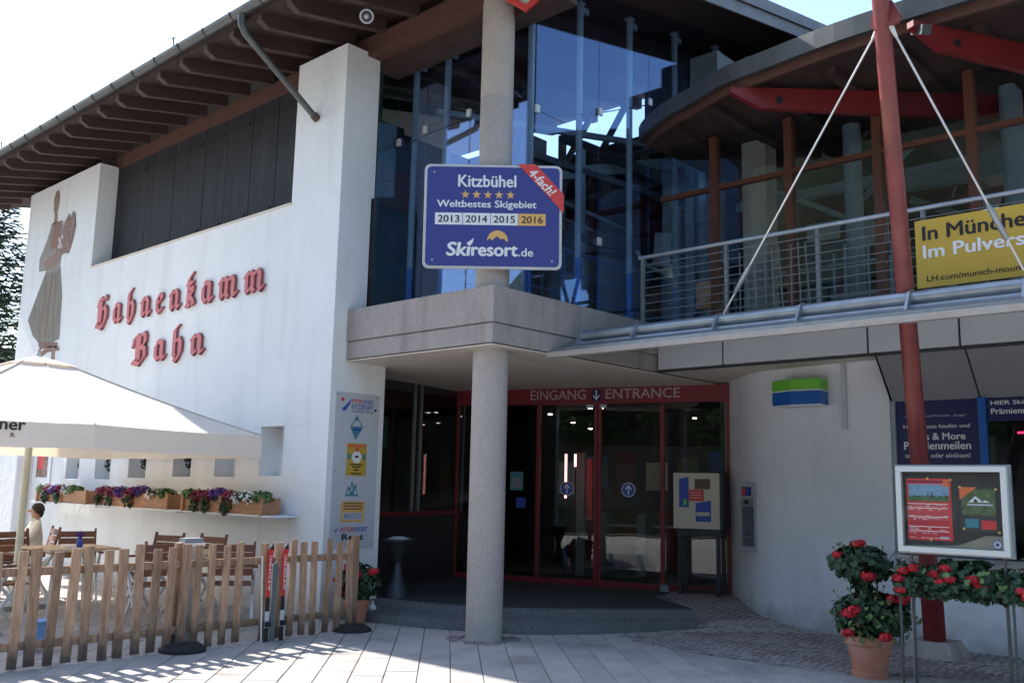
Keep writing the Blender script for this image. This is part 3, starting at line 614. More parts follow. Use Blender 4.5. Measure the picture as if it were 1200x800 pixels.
mb = MB(); mb.prism(SB, [(7.42, 2.455), (7.52, 2.30), (7.41, 2.14), (7.32, 2.30)], C0, C0+.001, tealp); mb.prism(SB, [(7.42, 2.425), (7.495, 2.31), (7.345, 2.31)], C0+.0012, C0+.002, boardm); mb.prism(SB, [(7.42, 2.445), (7.45, 2.40), (7.42, 2.37), (7.39, 2.40)], C0+.0022, C0+.003, tealp); mb.prism(SB, [(7.355, 2.285), (7.485, 2.285), (7.465, 2.255), (7.375, 2.255)], C0+.0012, C0+.002, bluep); obj('diamond_logo', mb, None, bd)
mb = MB(); mb.prism(SB, [(7.285, 1.70), (7.595, 1.70), (7.595, 2.10), (7.285, 2.10)], C0, C0+.001, yellow); mb.disc(SB, 7.44, 1.93, 0.075, C0+.0012, C0+.002, 24, white); mb.prism(SB, [(7.30, 2.05), (7.58, 2.05), (7.58, 2.085), (7.30, 2.085)], C0+.0012, C0+.002, orangep); mb.prism(SB, [(7.42, 2.0), (7.46, 2.0), (7.46, 2.05), (7.42, 2.05)], C0+.0013, C0+.002, redp)
for (a, b) in ((7.30, 1.90), (7.535, 1.90)): mb.prism(SB, [(a, b), (a+.045, b), (a+.045, b+.07), (a, b+.07)], C0+.0012, C0+.002, tealp)
mb.prism(SB, [(7.40, 1.93), (7.44, 1.955), (7.48, 1.93), (7.44, 1.92)], C0+.0025, C0+.003, black)
for i, (b, w_) in enumerate(((1.83, .2), (1.80, .12), (1.765, .08), (1.72, .16))): mb.prism(SB, [(7.44-w_/2, b), (7.44+w_/2, b), (7.44+w_/2, b+.016), (7.44-w_/2, b+.016)], C0+.0012, C0+.002, black)
obj('yellow_poster', mb, None, bd)
mb = MB()
for pts in ([(7.29, 1.45), (7.33, 1.58), (7.355, 1.54), (7.385, 1.65), (7.42, 1.56), (7.45, 1.61), (7.49, 1.45)],): mb.prism(SB, pts, C0, C0+.001, tealp)
for pts in ([(7.315, 1.475), (7.335, 1.54), (7.36, 1.475)], [(7.37, 1.50), (7.385, 1.60), (7.405, 1.52)], [(7.42, 1.475), (7.45, 1.57), (7.47, 1.475)]): mb.prism(SB, pts, C0+.0012, C0+.002, boardm)
obj('mountain_logo', mb, None, bd)
mb = MB(); mb.prism(SB, [(7.235, 1.135), (7.60, 1.135), (7.60, 1.39), (7.235, 1.39)], C0, C0+.001, gold); mb.prism(SB, [(7.27, 1.165), (7.565, 1.165), (7.565, 1.25), (7.27, 1.25)], C0+.0012, C0+.002, boardm)
text(mb, 'RECCO', SB, 7.29, 1.18, 0.255, 0.055, 0.04, C0+.003, 0, tealp)
for b in (1.355, 1.325, 1.29): mb.prism(SB, [(7.27, b), (7.56, b), (7.56, b+.014), (7.27, b+.014)], C0+.0012, C0+.002, darksteel)
obj('rescue_logo', mb, None, bd)
mb = MB(); mb.prism(SB, [(7.13, 1.075), (7.165, 1.035), (7.225, 1.085), (7.17, 1.01)], C0, C0+.001, bluep); text(mb, 'INTER', SB, 7.235, 1.02, 0.21, 0.055, 0.03, C0+.001, 0.2, redp); text(mb, 'SPORT', SB, 7.455, 1.02, 0.21, 0.055, 0.04, C0+.001, 0.2, bluep); text(mb, 'Rent', SB, 7.27, 0.92, 0.33, 0.075, 0.05, C0+.001, 0, black); obj('rental_logo', mb, None, bd)

# ------------------------------------------------------------------ blackletter wall lettering
FA = Fr((XF, 0, 0), (0, -1, 0))                           # facade frame: a = -y
def stroke(polys, pts, nib):
    nb = [(nib*0.5*math.cos(rad(40))*s1_ - 0.035*math.sin(rad(40))*s2_*1.0, nib*0.5*math.sin(rad(40))*s1_ + 0.035*math.cos(rad(40))*s2_) for s1_, s2_ in ((-1, -1), (1, -1), (1, 1), (-1, 1))]
    for (x0, y0), (x1, y1) in zip(pts, pts[1:]):
        P = [(x0+a, y0+b) for a, b in nb]+[(x1+a, y1+b) for a, b in nb]; P = sorted(set(P))
        def half(P):
            h = []
            for p in P:
                while len(h) > 1 and (h[-1][0]-h[-2][0])*(p[1]-h[-2][1])-(h[-1][1]-h[-2][1])*(p[0]-h[-2][0]) <= 0: h.pop()
                h.append(p)
            return h
        polys.append(half(P)[:-1]+half(P[::-1])[:-1])
S_ = lambda x, t=1.0, b=0.0: [(x-0.12, t-0.2), (x+0.03, t-0.05), (x, t-0.16), (x, b+0.18), (x+0.10, b+0.06), (x+0.2, b+0.2)]
GL = {
 'n': (0.95, [S_(0.18), [(0.18, 0.80), (0.52, 0.97), (0.66, 0.82), (0.66, 0.18), (0.76, 0.06), (0.88, 0.2)]]),
 'm': (1.42, [S_(0.18), [(0.18, 0.80), (0.48, 0.97), (0.60, 0.82), (0.60, 0.18), (0.70, 0.08)], [(0.62, 0.80), (0.98, 0.97), (1.08, 0.82), (1.08, 0.18), (1.18, 0.06), (1.32, 0.2)]]),
 'a': (0.92, [[(0.62, 0.92), (0.34, 0.98), (0.16, 0.75), (0.16, 0.28), (0.34, 0.06), (0.56, 0.24)], [(0.30, 1.02), (0.64, 0.9), (0.64, 0.18), (0.74, 0.06), (0.86, 0.2)]]),
 'e': (0.78, [[(0.18, 0.50), (0.56, 0.74), (0.50, 0.94), (0.32, 0.96), (0.16, 0.75), (0.16, 0.26), (0.34, 0.06), (0.62, 0.22)]]),
 'h': (0.95, [[(0.44, 1.62), (0.20, 1.42), (0.20, 0.2), (0.30, 0.08)], [(0.20, 0.80), (0.54, 0.97), (0.66, 0.75), (0.66, 0.25), (0.40, -0.16), (0.28, -0.06)]]),
 'k': (0.82, [[(0.48, 1.62), (0.22, 1.36), (0.22, 0.22), (0.10, 0.06), (0.36, 0.06)], [(0.10, 1.12), (0.52, 1.16)], [(0.24, 0.82), (0.56, 0.92), (0.50, 0.60), (0.26, 0.55)], [(0.26, 0.56), (0.56, 0.3), (0.66, 0.1)]]),
 'H': (1.25, [[(0.10, 1.16), (0.22, 1.50), (0.44, 1.56), (0.54, 1.40), (0.84, 1.62), (0.92, 1.48)], [(0.22, 1.44), (0.24, 0.3), (0.04, 0.02), (0.36, -0.05), (0.52, 0.10)], [(0.46, 1.40), (0.46, 0.25)], [(0.48, 0.86), (0.84, 1.04), (0.98, 0.80), (0.96, 0.35), (0.62, -0.14), (0.46, -0.05)]]),
 'B': (1.30, [[(0.02, 0.96), (0.10, 1.36), (0.36, 1.52), (0.52, 1.40), (0.88, 1.60), (1.0, 1.38), (0.98, 1.05), (0.62, 0.84)], [(0.38, 1.48), (0.40, 0.3), (0.10, 0.06)], [(0.58, 1.38), (0.58, 0.2)], [(0.60, 0.82), (0.98, 0.80), (1.04, 0.35), (0.60, -0.06), (0.14, 0.12), (0.40, -0.02)]]),
}
LT = thing('wall_lettering', 'red blackletter lettering Hahnenkamm Bahn on the white facade', 'lettering', (XF, 13.5, 4.0))
def word(txt, ystart, yend, zb, slope, xh, gap=0.42):
    tot = sum(GL[c][0] for c in txt) + gap*(len(txt)-1); s = (ystart-yend)/tot; x = 0; eps = 0
    for c in txt:
        wd, strokes = GL[c]; polys = []
        for st_ in strokes: stroke(polys, st_, 0.235)
        mb = MB(); 
        for i, P in enumerate(polys):
            pp = [(-(ystart)+(x+a)*s, zb+(x+a)*s*slope+b*xh) for a, b in P]
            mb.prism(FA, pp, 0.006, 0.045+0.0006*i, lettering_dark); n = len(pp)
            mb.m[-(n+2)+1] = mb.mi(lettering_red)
        obj('letter', mb, None, LT); x += wd+gap
word('Hahnenkamm', 16.12, 10.97, 4.17, 0.0, 0.31)
word('Bahn', 14.68, 12.46, 3.42, 0.0, 0.30)

# ------------------------------------------------------------------ painted figure on the facade (generic wall painting)
pc = lambda n, c: mat(n, c, 0.9, var=0.12, scale=8)
skirt = mat('fresco_skirt', (0.22, 0.21, 0.17), 0.9, var=0.4, scale=3, grain=(1, 9, 0.6)); bod = pc('fresco_bodice', (0.27, 0.16, 0.125)); slv = pc('fresco_sleeve', (0.30, 0.27, 0.24)); sk = pc('fresco_skin', (0.30, 0.20, 0.16)); bq = mat('fresco_bouquet', (0.27, 0.18, 0.155), 0.9, var=0.6, scale=18); apr = pc('fresco_brown', (0.24, 0.15, 0.12)); wf = pc('fresco_white', (0.6, 0.58, 0.55))
WP = thing('wall_painting', 'painted woman in a long skirt holding flowers on the facade corner', 'mural', (XF, 18.3, 5.0))
def paint(name, pts, m, lay):
    obj(name, MB().prism(FA, [(-y, z) for y, z in pts], 0.003+lay*0.0015, 0.0042+lay*0.0015), m, WP)
paint('skirt', [(18.62, 5.50), (17.95, 5.50), (17.75, 4.9), (17.70, 4.12), (18.1, 4.05), (18.6, 4.10), (18.95, 4.28), (19.28, 4.62), (19.0, 5.0)], skirt, 0)
paint('apron', [(18.66, 4.14), (17.74, 4.05), (17.78, 3.95), (18.2, 4.0), (18.55, 3.98)], apr, 1)
paint('torso', [(18.55, 6.45), (18.05, 6.42), (17.95, 6.1), (17.98, 5.45), (18.60, 5.45), (18.72, 6.0)], slv, 2)
paint('bodice', [(18.42, 6.42), (18.12, 6.42), (18.05, 5.95), (18.30, 5.72), (18.50, 6.0)], bod, 3)
paint('sleeve', [(18.55, 6.38), (18.72, 6.1), (18.98, 5.8), (18.95, 5.55), (18.6, 5.52), (18.2, 5.78), (18.22, 5.92), (18.62, 5.88), (18.55, 6.1)], slv, 4)
paint('forearm', [(18.7, 5.72), (18.2, 5.80), (17.75, 6.02), (17.7, 5.88), (18.15, 5.58), (18.6, 5.52)], sk, 5)
paint('head', [(18.42+0.115*math.cos(t), 6.83+0.235*math.sin(t)) for t in [k*math.pi/8 for k in range(16)]], sk, 3)
paint('neck', [(18.46, 6.62), (18.34, 6.62), (18.30, 6.38), (18.46, 6.38)], sk, 2)
paint('hair', [(18.42+0.13*math.cos(t), 6.84+0.24*math.sin(t)) for t in [k*math.pi/8 for k in range(0, 9)]] + [(18.34, 6.93), (18.46, 6.98)], apr, 4)
paint('bouquet', [(18.0, 6.05), (17.95, 6.35), (17.75, 6.5), (17.7, 6.36), (17.6, 6.52), (17.5, 6.45), (17.42, 6.2), (17.5, 5.95), (17.62, 5.72), (17.95, 5.75)], bq, 6)
for y, z in ((18.05, 5.98), (17.98, 6.08), (18.1, 6.05), (18.0, 5.9), (18.1, 5.92)): paint('blossom', [(y+0.045*math.cos(t), z+0.05*math.sin(t)) for t in [k*math.pi/3 for k in range(6)]], wf, 7)
paint('shoe', [(18.66, 3.98), (18.5, 3.98), (18.55, 3.78), (18.95, 3.66), (18.98, 3.72), (18.75, 3.86)], sk, 2)
paint('shoe', [(18.0, 3.98), (17.86, 3.98), (17.82, 3.70), (17.9, 3.56), (18.0, 3.62), (17.98, 3.8)], sk, 2)
paint('ground_stroke', [(18.7, 3.86), (18.2, 4.02), (17.7, 3.98), (17.62, 3.9), (18.2, 3.90), (18.65, 3.78)], bod, 1)
paint('skirt_fold', [(18.35, 5.4), (18.28, 5.4), (18.3, 4.2), (18.42, 4.2)], apr, 1); paint('skirt_fold', [(18.5, 5.3), (18.45, 5.3), (18.65, 4.3), (18.72, 4.35)], apr, 1); paint('skirt_fold', [(18.15, 5.4), (18.1, 5.4), (17.98, 4.25), (18.06, 4.22)], apr, 1)

# poster at the far left
FP = Fr((6.995, 0, 0), (0, -1, 0)); po = thing('framed_poster', 'red and white poster on the facade under the parasol at the far left', 'poster', (6.99, 17.8, 1.8))
obj('poster_frame', MB().fbox(FP, -18.2, -17.5, 1.36, 2.3, 0.002, 0.02), white, po); 
mb = MB(); mb.fbox(FP, -18.1, -17.62, 1.6, 2.25, 0.0205, 0.023, bq); mb.fbox(FP, -18.05, -17.8, 1.75, 2.1, 0.0235, 0.025, redp); obj('poster_sheet', mb, None, po)

# ------------------------------------------------------------------ Kitzbuehel sign on the column
KF = Fr((7.318, 7.045, 4.56), (0.693, -0.721, 0.012), (-0.008, 0, 1)); 
ks = thing('ski_award_sign', 'large blue Kitzbühel award sign with red 4-fach! ribbon on the column', 'sign', (7.33, 7.05, 4.56))
def rrect(w_, h, r_, n=5): return [(sx*(w_/2-r_)+r_*math.cos(a), sy*(h/2-r_)+r_*math.sin(a)) for sx, sy, a0 in ((1, 1, 0), (-1, 1, 90), (-1, -1, 180), (1, -1, 270)) for a in [rad(a0+90*k/n) for k in range(n+1)]]
obj('sign_rim', MB().prism(KF, rrect(1.535, 1.19, 0.07), 0.0, 0.03), mat('sign_rim_grey', (0.5, 0.5, 0.5), 0.5), ks, bevel=0.004)
obj('sign_face', MB().prism(KF, rrect(1.475, 1.13, 0.05), 0.031, 0.034), signblue, ks)
obj('sign_clamp', MB().fbox(KF, -0.2, 0.2, -0.4, -0.34, -0.08, -0.001).fbox(KF, -0.2, 0.2, 0.34, 0.40, -0.08, -0.001), greymetal, ks)
c = 0.0365
obj('lettering', text(MB(), 'Kitzbühel', KF, -0.07, 0.335, 0.64, 0.135, 0.04, c, 0, white, 'C'), None, ks); obj('lettering', text(MB(), 'Weltbestes Skigebiet', KF, -0.07, 0.075, 1.10, 0.105, 0.035, c, 0, white, 'C'), None, ks)
mb = MB()
for k in range(5):
    cx = -0.31+k*0.125-0.0; pts = [(cx+(0.052 if j % 2 == 0 else 0.021)*math.sin(j*math.pi/5), 0.245+(0.052 if j % 2 == 0 else 0.021)*math.cos(j*math.pi/5)) for j in range(10)]; mb.prism(KF, pts, 0.0345, 0.036, gold)
obj('star_row', mb, None, ks)
mb = MB()
for k, yv in enumerate(('2013', '2014', '2015', '2016')):
    a = -0.775+0.0+k*0.3225+0.0; a0 = -0.77+k*0.3235+0.0
    a0 = -0.765+k*0.322
    A0 = -0.765+0.0
    x0 = -0.77+k*0.33; 
    x0 = -0.78*0.99+k*0.325+0.008
    x0 = -0.66+k*0.308+0.02; x1 = x0+0.302
    mb.prism(KF, [(x0, -0.10), (x1, -0.10), (x1, 0.035), (x0, 0.035)], 0.0345, 0.036, white if k < 3 else gold); text(mb, yv, KF, (x0+x1)/2, -0.072, 0.235, 0.078, 0.03, c+.001, 0, black, 'C')
obj('year_box', mb, None, ks)
mb = MB(); text(mb, 'Ski', KF, -0.50, -0.45, 0.26, 0.15, 0.06, c, 0.12, white); mb.prism(KF, [(-0.285, -0.31), (-0.205, -0.25), (-0.22, -0.31), (-0.255, -0.34)], c+.002, c+.003, white); text(mb, 'resort', KF, -0.225, -0.45, 0.50, 0.115, 0.06, c+.001, 0, white); text(mb, '.de', KF, 0.29, -0.45, 0.16, 0.09, 0.03, c+.001, 0, white); obj('resort_logo', mb, None, ks)
mb = MB(); pts = [(0.055+0.115*math.cos(rad(a)), -0.275+0.115*math.sin(rad(a))) for a in range(-10, 191, 12)]; pts += [(-0.03, -0.245), (-0.005, -0.275), (0.025, -0.245), (0.055, -0.225), (0.09, -0.262), (0.12, -0.25)]; mb.prism(KF, pts, c, c+.001); obj('sun_emblem', mb, gold, ks)
rb = MB(); rb.prism(KF, [(0.27, 0.605), (0.47, 0.605), (0.785, 0.26), (0.785, 0.05)], 0.036, 0.042); rbo = obj('ribbon', rb, redp, ks)
RF = Fr(KF(0.42, 0.53, 0.044), KF.r*0.70-KF.u*0.714, KF.r*0.714+KF.u*0.70); mb = MB(); text(mb, '4-fach!', RF, 0.0, -0.055, 0.36, 0.105, 0.04, 0, 0.15, white); obj('ribbon_text', mb, None, rbo)
for a, b in ((-0.66, .50), (0.52, .50), (-0.66, -.50), (.66, -.50)): obj('screw', MB().disc(KF, a, b, 0.012, 0.034, 0.04, 10), greymetal, ks)
# red framed board at the column head
K2 = Fr((7.44, 6.80, 7.30), (0.72, -0.69, 0)); k2 = thing('red_framed_sign', 'red framed sign hung cornerwise high beside the column head', 'sign', (7.44, 6.8, 7.3))
def dia(r_): return [(0.06, -r_), (r_*0.95, -r_*0.28), (r_*0.9, r_), (-r_*0.9, r_), (-r_*0.62, -r_*0.55)]
mb = MB(); mb.prism(K2, dia(0.34), 0, 0.05); obj('sign_frame', mb, redp, k2); mb = MB(); mb.prism(K2, [(a*0.8, b*0.8+.01) for a, b in dia(0.34)], 0.051, 0.056); obj('sign_face', mb, mat('sign_pale_green', (0.45, 0.5, 0.38), 0.5, var=0.5, scale=9), k2)

# soffit lamp
lp = thing('soffit_spotlight', 'round grey spotlight fixed under the eaves above the white pillar', 'spotlight', (6.55, 8.45, 7.2))
d = (Vector((0, 0, 1.6))-Vector((6.5, 8.42, 7.08))).normalized(); c0 = Vector((6.5, 8.42, 7.08))
obj('lamp_housing', MB().tube([c0, c0-d*0.06, c0-d*0.2], [0.085, 0.08, 0.05], 20), greymetal, lp, smooth=True); obj('lamp_lens', MB().tube([c0+d*0.004, c0+d*0.01], [0.065, 0.05], 20), darksteel, lp); obj('lamp_bulb', MB().tube([c0+d*0.012, c0+d*0.03], [0.028, 0.015], 12), boardm, lp); obj('lamp_stem', MB().tube([c0-d*0.15, (6.6, 8.47, 7.42)], 0.012, 8), darksteel, lp)

# ------------------------------------------------------------------ right wing
W = thing('glazed_wing', 'wing with dark flat roof and orange framed glazing above the ticket windows', 'building', (10.3, 3, 0))
X2 = 10.33; YW0 = -3.0
joints = [6.885, 5.92, 4.10, 3.13, 1.9, 0.7, -0.6, -3]
for a, b in zip(joints, joints[1:]): obj('fascia_panel', MB().box((X2, b+0.012, 3.16), (X2+0.03, a-0.012, 3.60)), panelw, W, bevel=0.003)
obj('fascia_backing', MB().box((X2+0.03, YW0, 3.19), (10.9, 6.88, 3.60)), darksteel, W)
obj('fascia_trim', MB().box((X2-0.004, YW0, 3.125), (X2+0.05, 6.88, 3.15)), darksteel, W)
# soffit behind fascia up to the curved wall
obj('cream_soffit', MB().box((X2+0.05, 4.06, 3.14), (12.6, 6.88, 3.165)), soffit_m, W)
# slanted grey panels over ticket windows
WX = 10.82
for a, b in zip([4.04, 3.10, 1.9, 0.7, -0.6], [3.10, 1.9, 0.7, -0.6, -3]):
    vs = [(X2+0.05, a-.01, 3.15), (X2+0.05, b+.01, 3.15), (WX, b+.01, 2.65), (WX, a-.01, 2.65)]; vs += [(x+0.02, y, z+0.02) for x, y, z in vs]; obj('slanted_panel', MB().add(vs, [f[::-1] for f in BOXF]), panelg, W)
obj('slant_backing', MB().add([(X2+0.06, 4.03, 3.19), (X2+0.06, -3, 3.19), (WX+0.03, -3, 2.69), (WX+0.03, 4.03, 2.69), (X2+0.07, 4.03, 3.21), (X2+0.07, -3, 3.21), (WX+0.05, -3, 2.71), (WX+0.05, 4.03, 2.71)], [f[::-1] for f in BOXF]), darksteel, W)  # unseen sheet added to stop light leaking between the slanted panels
obj('slant_end', MB().add([(X2+.05, 4.05, 3.15), (WX+.03, 4.05, 2.6), (WX+.03, 4.05, 3.16)], [(0, 1, 2), (2, 1, 0)]), panelg, W)
# ticket windows
TF = Fr((WX, 0, 0), (0, -1, 0))
obj('window_film', MB().fbox(TF, -4.0, -3.13, 1.95, 2.645, -0.02, 0.0), navy, W)
for bd_, zb_, w__, h__, bo, m__ in (('Für Kunden mit Mitbucher „Doggo“', 2.46, 0.66, 0.03, 0.0, boardm), ('Hier Skipass kaufen und', 2.33, 0.70, 0.055, 0.02, white), ('Miles & More', 2.215, 0.60, 0.075, 0.04, white), ('Prämienmeilen', 2.11, 0.70, 0.085, 0.04, white), ('sammeln oder einlösen!', 2.02, 0.68, 0.05, 0.02, white)): obj('window_lettering', text(MB(), bd_, TF, -3.57, zb_, w__, h__, bo, 0.002, 0, m__, 'C'), None, W)
obj('window_film', MB().fbox(TF, -3.04, -1.6, 2.40, 2.645, -0.02, 0.0), navy, W)
obj('window_lettering', text(MB(), 'HIER Skipass kaufen', TF, -3.0, 2.56, 0.75, 0.055, 0.03, 0.002, 0, white), None, W); obj('window_lettering', text(MB(), 'Prämienmeilen sammeln', TF, -3.0, 2.475, 0.90, 0.06, 0.03, 0.002, 0, white), None, W)
for y in (3.085, 1.55): obj('window_post', MB().box((WX-0.03, y-0.04, 0.9), (WX+0.03, y+0.04, 2.66)), bluea, W)
obj('window_post', MB().box((WX-0.03, 4.0, 0.9), (WX+0.05, 4.05, 2.66)), greypaint, W)
obj('window_pane', MB().box((WX, 1.6, 0.95), (WX+0.01, 3.04, 2.395)), gl_dark, W); obj('window_pane', MB().box((WX, 3.13, 0.95), (WX+0.01, 4.0, 1.945)), gl_dark, W)
obj('window_pane', MB().box((WX, -3, 0.95), (WX+0.01, 1.5, 2.64)), gl_dark, W)
obj('sill_wall', MB().box((WX-0.02, YW0, -0.05), (WX+0.2, 4.0, 0.93)), plaster_r, W); obj('counter_ledge', MB().box((WX-0.22, YW0, 0.935), (WX+0.2, 3.98, 0.97)), greymetal, W)
obj('ticket_office_wall', MB().box((12.2, YW0, 0), (12.4, 6.5, 3.1)).box((10.85, 4.06, 3.0), (11.0, 4.1, 3.1)), intdark, W)
obj('ticket_office_floor', MB().box((11.0, YW0, 0.02), (12.2, 4.0, 0.05)), intdark, W)
LEDM = mat('red_led', (0.4, 0.01, 0.03), 0.5, emit=((1, 0.02, 0.08), 3)); lf = thing('led_arrow_display', 'small display with a lit red arrow behind the ticket window', 'display', (WX+.1, 2.7, 2.3)); LF = Fr((WX+0.10, 0, 0), (0, -1, 0)); obj('display_case', MB().fbox(LF, -2.86, -2.4, 2.18, 2.38, -0.05, 0), rubber, lf)
mb = MB(); mb.fbox(LF, -2.78, -2.70, 2.27, 2.29, 0.001, 0.004); mb.fbox(LF, -2.70, -2.66, 2.24, 2.32, 0.001, 0.004); mb.prism(LF, [(-2.66, 2.22), (-2.60, 2.28), (-2.66, 2.34)], 0.001, .004); obj('led_arrow', mb, LEDM, lf)
# curved white wall with ATM
cw = [(12.25, 7.0), (11.92, 6.74), (11.55, 6.40), (11.26, 6.10), (11.10, 5.88), (11.0, 5.66), (10.94, 5.42), (10.90, 5.18), (10.86, 4.95), (10.82, 4.73), (10.795, 4.48), (10.78, 4.23), (10.78, 4.055)]
cwp = arc_poly(cw, 4); th = cwp + [(11.0, 4.055), (11.0, 4.3), (11.12, 5.1), (11.25, 5.6), (11.5, 6.05), (12.1, 6.6), (12.45, 6.85)]
CWT = thing('curved_wall', 'white rendered wall curving from the entrance doors to the ticket windows', 'wall', (11, 5, 0)); obj('wall', MB().prism(GF, th, -0.05, 3.138), plaster_r, CWT, smooth=True)
obj('cable_duct', MB().box((10.755, 4.55, 2.35), (10.80, 4.60, 3.13)), whitebox, CWT)
obj('wall_spout', MB().tube([(10.76, 4.3, 0.93), (10.55, 4.12, 0.93)], 0.03, 10), greymetal, CWT)
# cash machine
a0 = Vector((11.40, 6.27, 0)); ad = Vector((-0.72, -0.69, 0)); 
AF = Fr(Vector((11.18, 6.04, 0)), (-0.28, -0.96, 0)); AF.n = AF.r.cross(AF.u)
at = thing('cash_machine', 'narrow grey cash machine set into the curved white wall', 'cash machine', (11.17, 6.05, 1.3))
obj('machine_frame', MB().fbox(AF, -0.145, 0.145, 0.86, 1.72, -0.1, 0.035), mat('atm_grey', (0.36, 0.38, 0.41), 0.45), at, bevel=0.008)
obj('machine_recess', MB().fbox(AF, -0.10, 0.10, 0.92, 1.42, 0.036, 0.040), mat('machine_recess', (0.10, 0.11, 0.15), 0.4, var=0.3, scale=9), at)
mb = MB(); mb.fbox(AF, -0.10, 0.06, 1.56, 1.67, 0.036, 0.042, navy); mb.fbox(AF, -0.09, -0.03, 1.575, 1.655, 0.043, 0.045, redp); mb.fbox(AF, -0.025, 0.04, 1.575, 1.655, 0.043, 0.045, bluep); obj('card_logo_plate', mb, None, at)
obj('screen_hood', MB().fbox(AF, -0.09, 0.09, 1.43, 1.52, 0.036, 0.06, greymetal).fbox(AF, -0.03, 0.03, 1.455, 1.50, 0.061, 0.064, black), None, at); obj('keypad', MB().fbox(AF, -0.07, 0.07, 1.02, 1.05, 0.041, 0.075), greymetal, at)
# light box sign
lb = thing('bank_light_box', 'projecting light box sign, green over blue, on the curved wall', 'sign', (10.7, 5.1, 2.8))
pl_ = [(10.67, 5.44), (10.55, 5.14), (10.60, 4.79), (10.83, 4.79), (10.86, 5.3)]
obj('green_box', MB().prism(GF, pl_, 2.825, 2.955), greenp, lb, bevel=0.01); obj('blue_box', MB().prism(GF, pl_, 2.65, 2.81), bluea, lb, bevel=0.01); obj('white_gap', MB().prism(GF, [(x+.01, y) for x, y in pl_], 2.811, 2.824), white, lb); obj('underside', MB().prism(GF, [(x+.012, y) for x, y in pl_], 2.635, 2.648), white, lb)
# glazing of the wing upper floor
oy = [6.0, 4.97, 3.9, 2.9, 1.85, 0.8, -0.3, -1.4]
for y in oy: obj('glazing_post', MB().box((10.28, y-0.05, 3.60), (10.40, y+0.05, 6.12)), orangeframe, W)
obj('glazing_rail', MB().box((10.285, -2.5, 5.41), (10.36, 6.8, 5.47)), orangeframe, W)
for a, b in zip([6.85]+oy, oy):
    for z0, z1 in ((3.6, 5.40), (5.48, 6.12)): obj('glazing_pane', MB().box((10.32, b+0.055, z0), (10.33, a-0.055, z1)), gl_wing, W)
obj('upper_floor', MB().box((10.45, YW0, 3.61), (15.4, 6.88, 3.70)), intdark, W)
# roof of the wing
eave = [(10.05, 6.93), (9.86, 6.72), (9.57, 6.24), (9.36, 5.68), (9.15, 5.16), (9.07, 4.6), (8.96, 3.75), (8.95, 2.8), (9.0, 1.6), (9.2, 0), (9.5, -3)]
ev = arc_poly(eave, 4); rp = ev + [(16, -3), (16, 6.0), (12.5, 6.93)]
obj('wing_roof', MB().prism(GF, rp, 6.20, 6.36), dwood, W)
ev2 = [(x-0.04, y+0.01) for x, y in ev]; ev3 = [(x+0.03, y-0.01) for x, y in ev]
mb = MB(); vs = []
for x, y in ev3: vs += [(x, y, 6.10), (x, y, 6.199), (x+.04, y, 6.199), (x+.04, y, 6.10)]
mb.add(vs, [(4*i+k, 4*i+(k+1) % 4, 4*i+4+(k+1) % 4, 4*i+4+k) for i in range(len(ev2)-1) for k in range(4)]); obj('roof_fascia', mb, beamwood, W)
mb = MB(); vs = []
for x, y in ev2: vs += [(x-.03, y, 6.185), (x-.03, y, 6.39), (x+.035, y, 6.39), (x+.035, y, 6.185)]
mb.add(vs, [(4*i+k, 4*i+(k+1) % 4, 4*i+4+(k+1) % 4, 4*i+4+k) for i in range(len(ev2)-1) for k in range(4)]); obj('eaves_gutter', mb, gutterm, W)
for k in range(12):                                      # boarding under the roof
    y = 6.3-k*0.75; mb = MB(); mb.box((9.45 if y < 5.6 else 9.9, y-0.06, 6.12), (15.3, y+0.06, 6.195)); obj('roof_joist', mb, dwood, W)
def red_beam(p, q, name='red_beam'):
    p = Vector(p); q = Vector(q); d = (q-p).normalized(); F = Fr(p, d); L = (q-p).length
    b = obj(name, MB().prism(F, [(0, 0.0), (0, -0.06), (0.35, -0.24), (L, -0.30), (L, 0.02)], -0.04, 0.04), redsteel, W)
    obj('bolt_hole', MB().disc(F, 0.55, -0.14, 0.045, 0.041, 0.043, 12), black, b)
red_beam((9.05, 5.05, 6.10), (11.7, 2.40, 6.13)); red_beam((8.75, 2.95, 6.08), (10.9, 1.9, 6.14))
# balcony: sloping canopy sheet, deck, pipe with fins, railing
obj('balcony_deck', MB().box((8.98, YW0, 3.46), (10.33, 6.88, 3.50)), greypaint, W)
vs = [(8.17, 6.87, 3.14), (8.99, 6.87, 3.455), (8.99, YW0, 3.455), (8.17, YW0, 3.14)]; vs += [(x, y, z+0.03) for x, y, z in vs]; obj('canopy_sheet', MB().add(vs, BOXF), greymetal, W)
obj('canopy_edge', MB().box((8.14, YW0, 3.07), (8.21, 6.95, 3.135)), mat('warm_grey_edge', (0.42, 0.38, 0.35), 0.6, var=0.1, stain=((0.2, 0.17, 0.15), 3, 0.5)), W, bevel=0.006)
obj('railing_pipe', MB().tube([(8.43, 6.62, 3.33), (8.43, YW0, 3.33)], 0.062, 16), greymetal, W, smooth=True); obj('lower_pipe', MB().tube([(8.36, 6.60, 3.235), (8.36, YW0, 3.235)], 0.025, 10), greymetal, W, smooth=True)
for y in (6.60, 5.85, 4.85, 3.95, 2.93, 2.0, 1.0): obj('pipe_fin', MB().prism(Fr((0, y+0.02, 0), (1, 0, 0)), [(8.22, 3.14), (8.26, 3.14), (8.50, 3.30), (8.50, 3.36), (8.44, 3.41), (8.36, 3.38)], 0, 0.025), greymetal, W)
for y in (5.4, 4.4, 3.45, 2.5, 1.5): obj('pipe_saddle', MB().box((8.48, y-.1, 3.27), (8.9, y+.1, 3.38)), darksteel, W)
railm = mat('dull_rail_steel', (0.17, 0.185, 0.20), 0.5, 0.4, var=0.2)
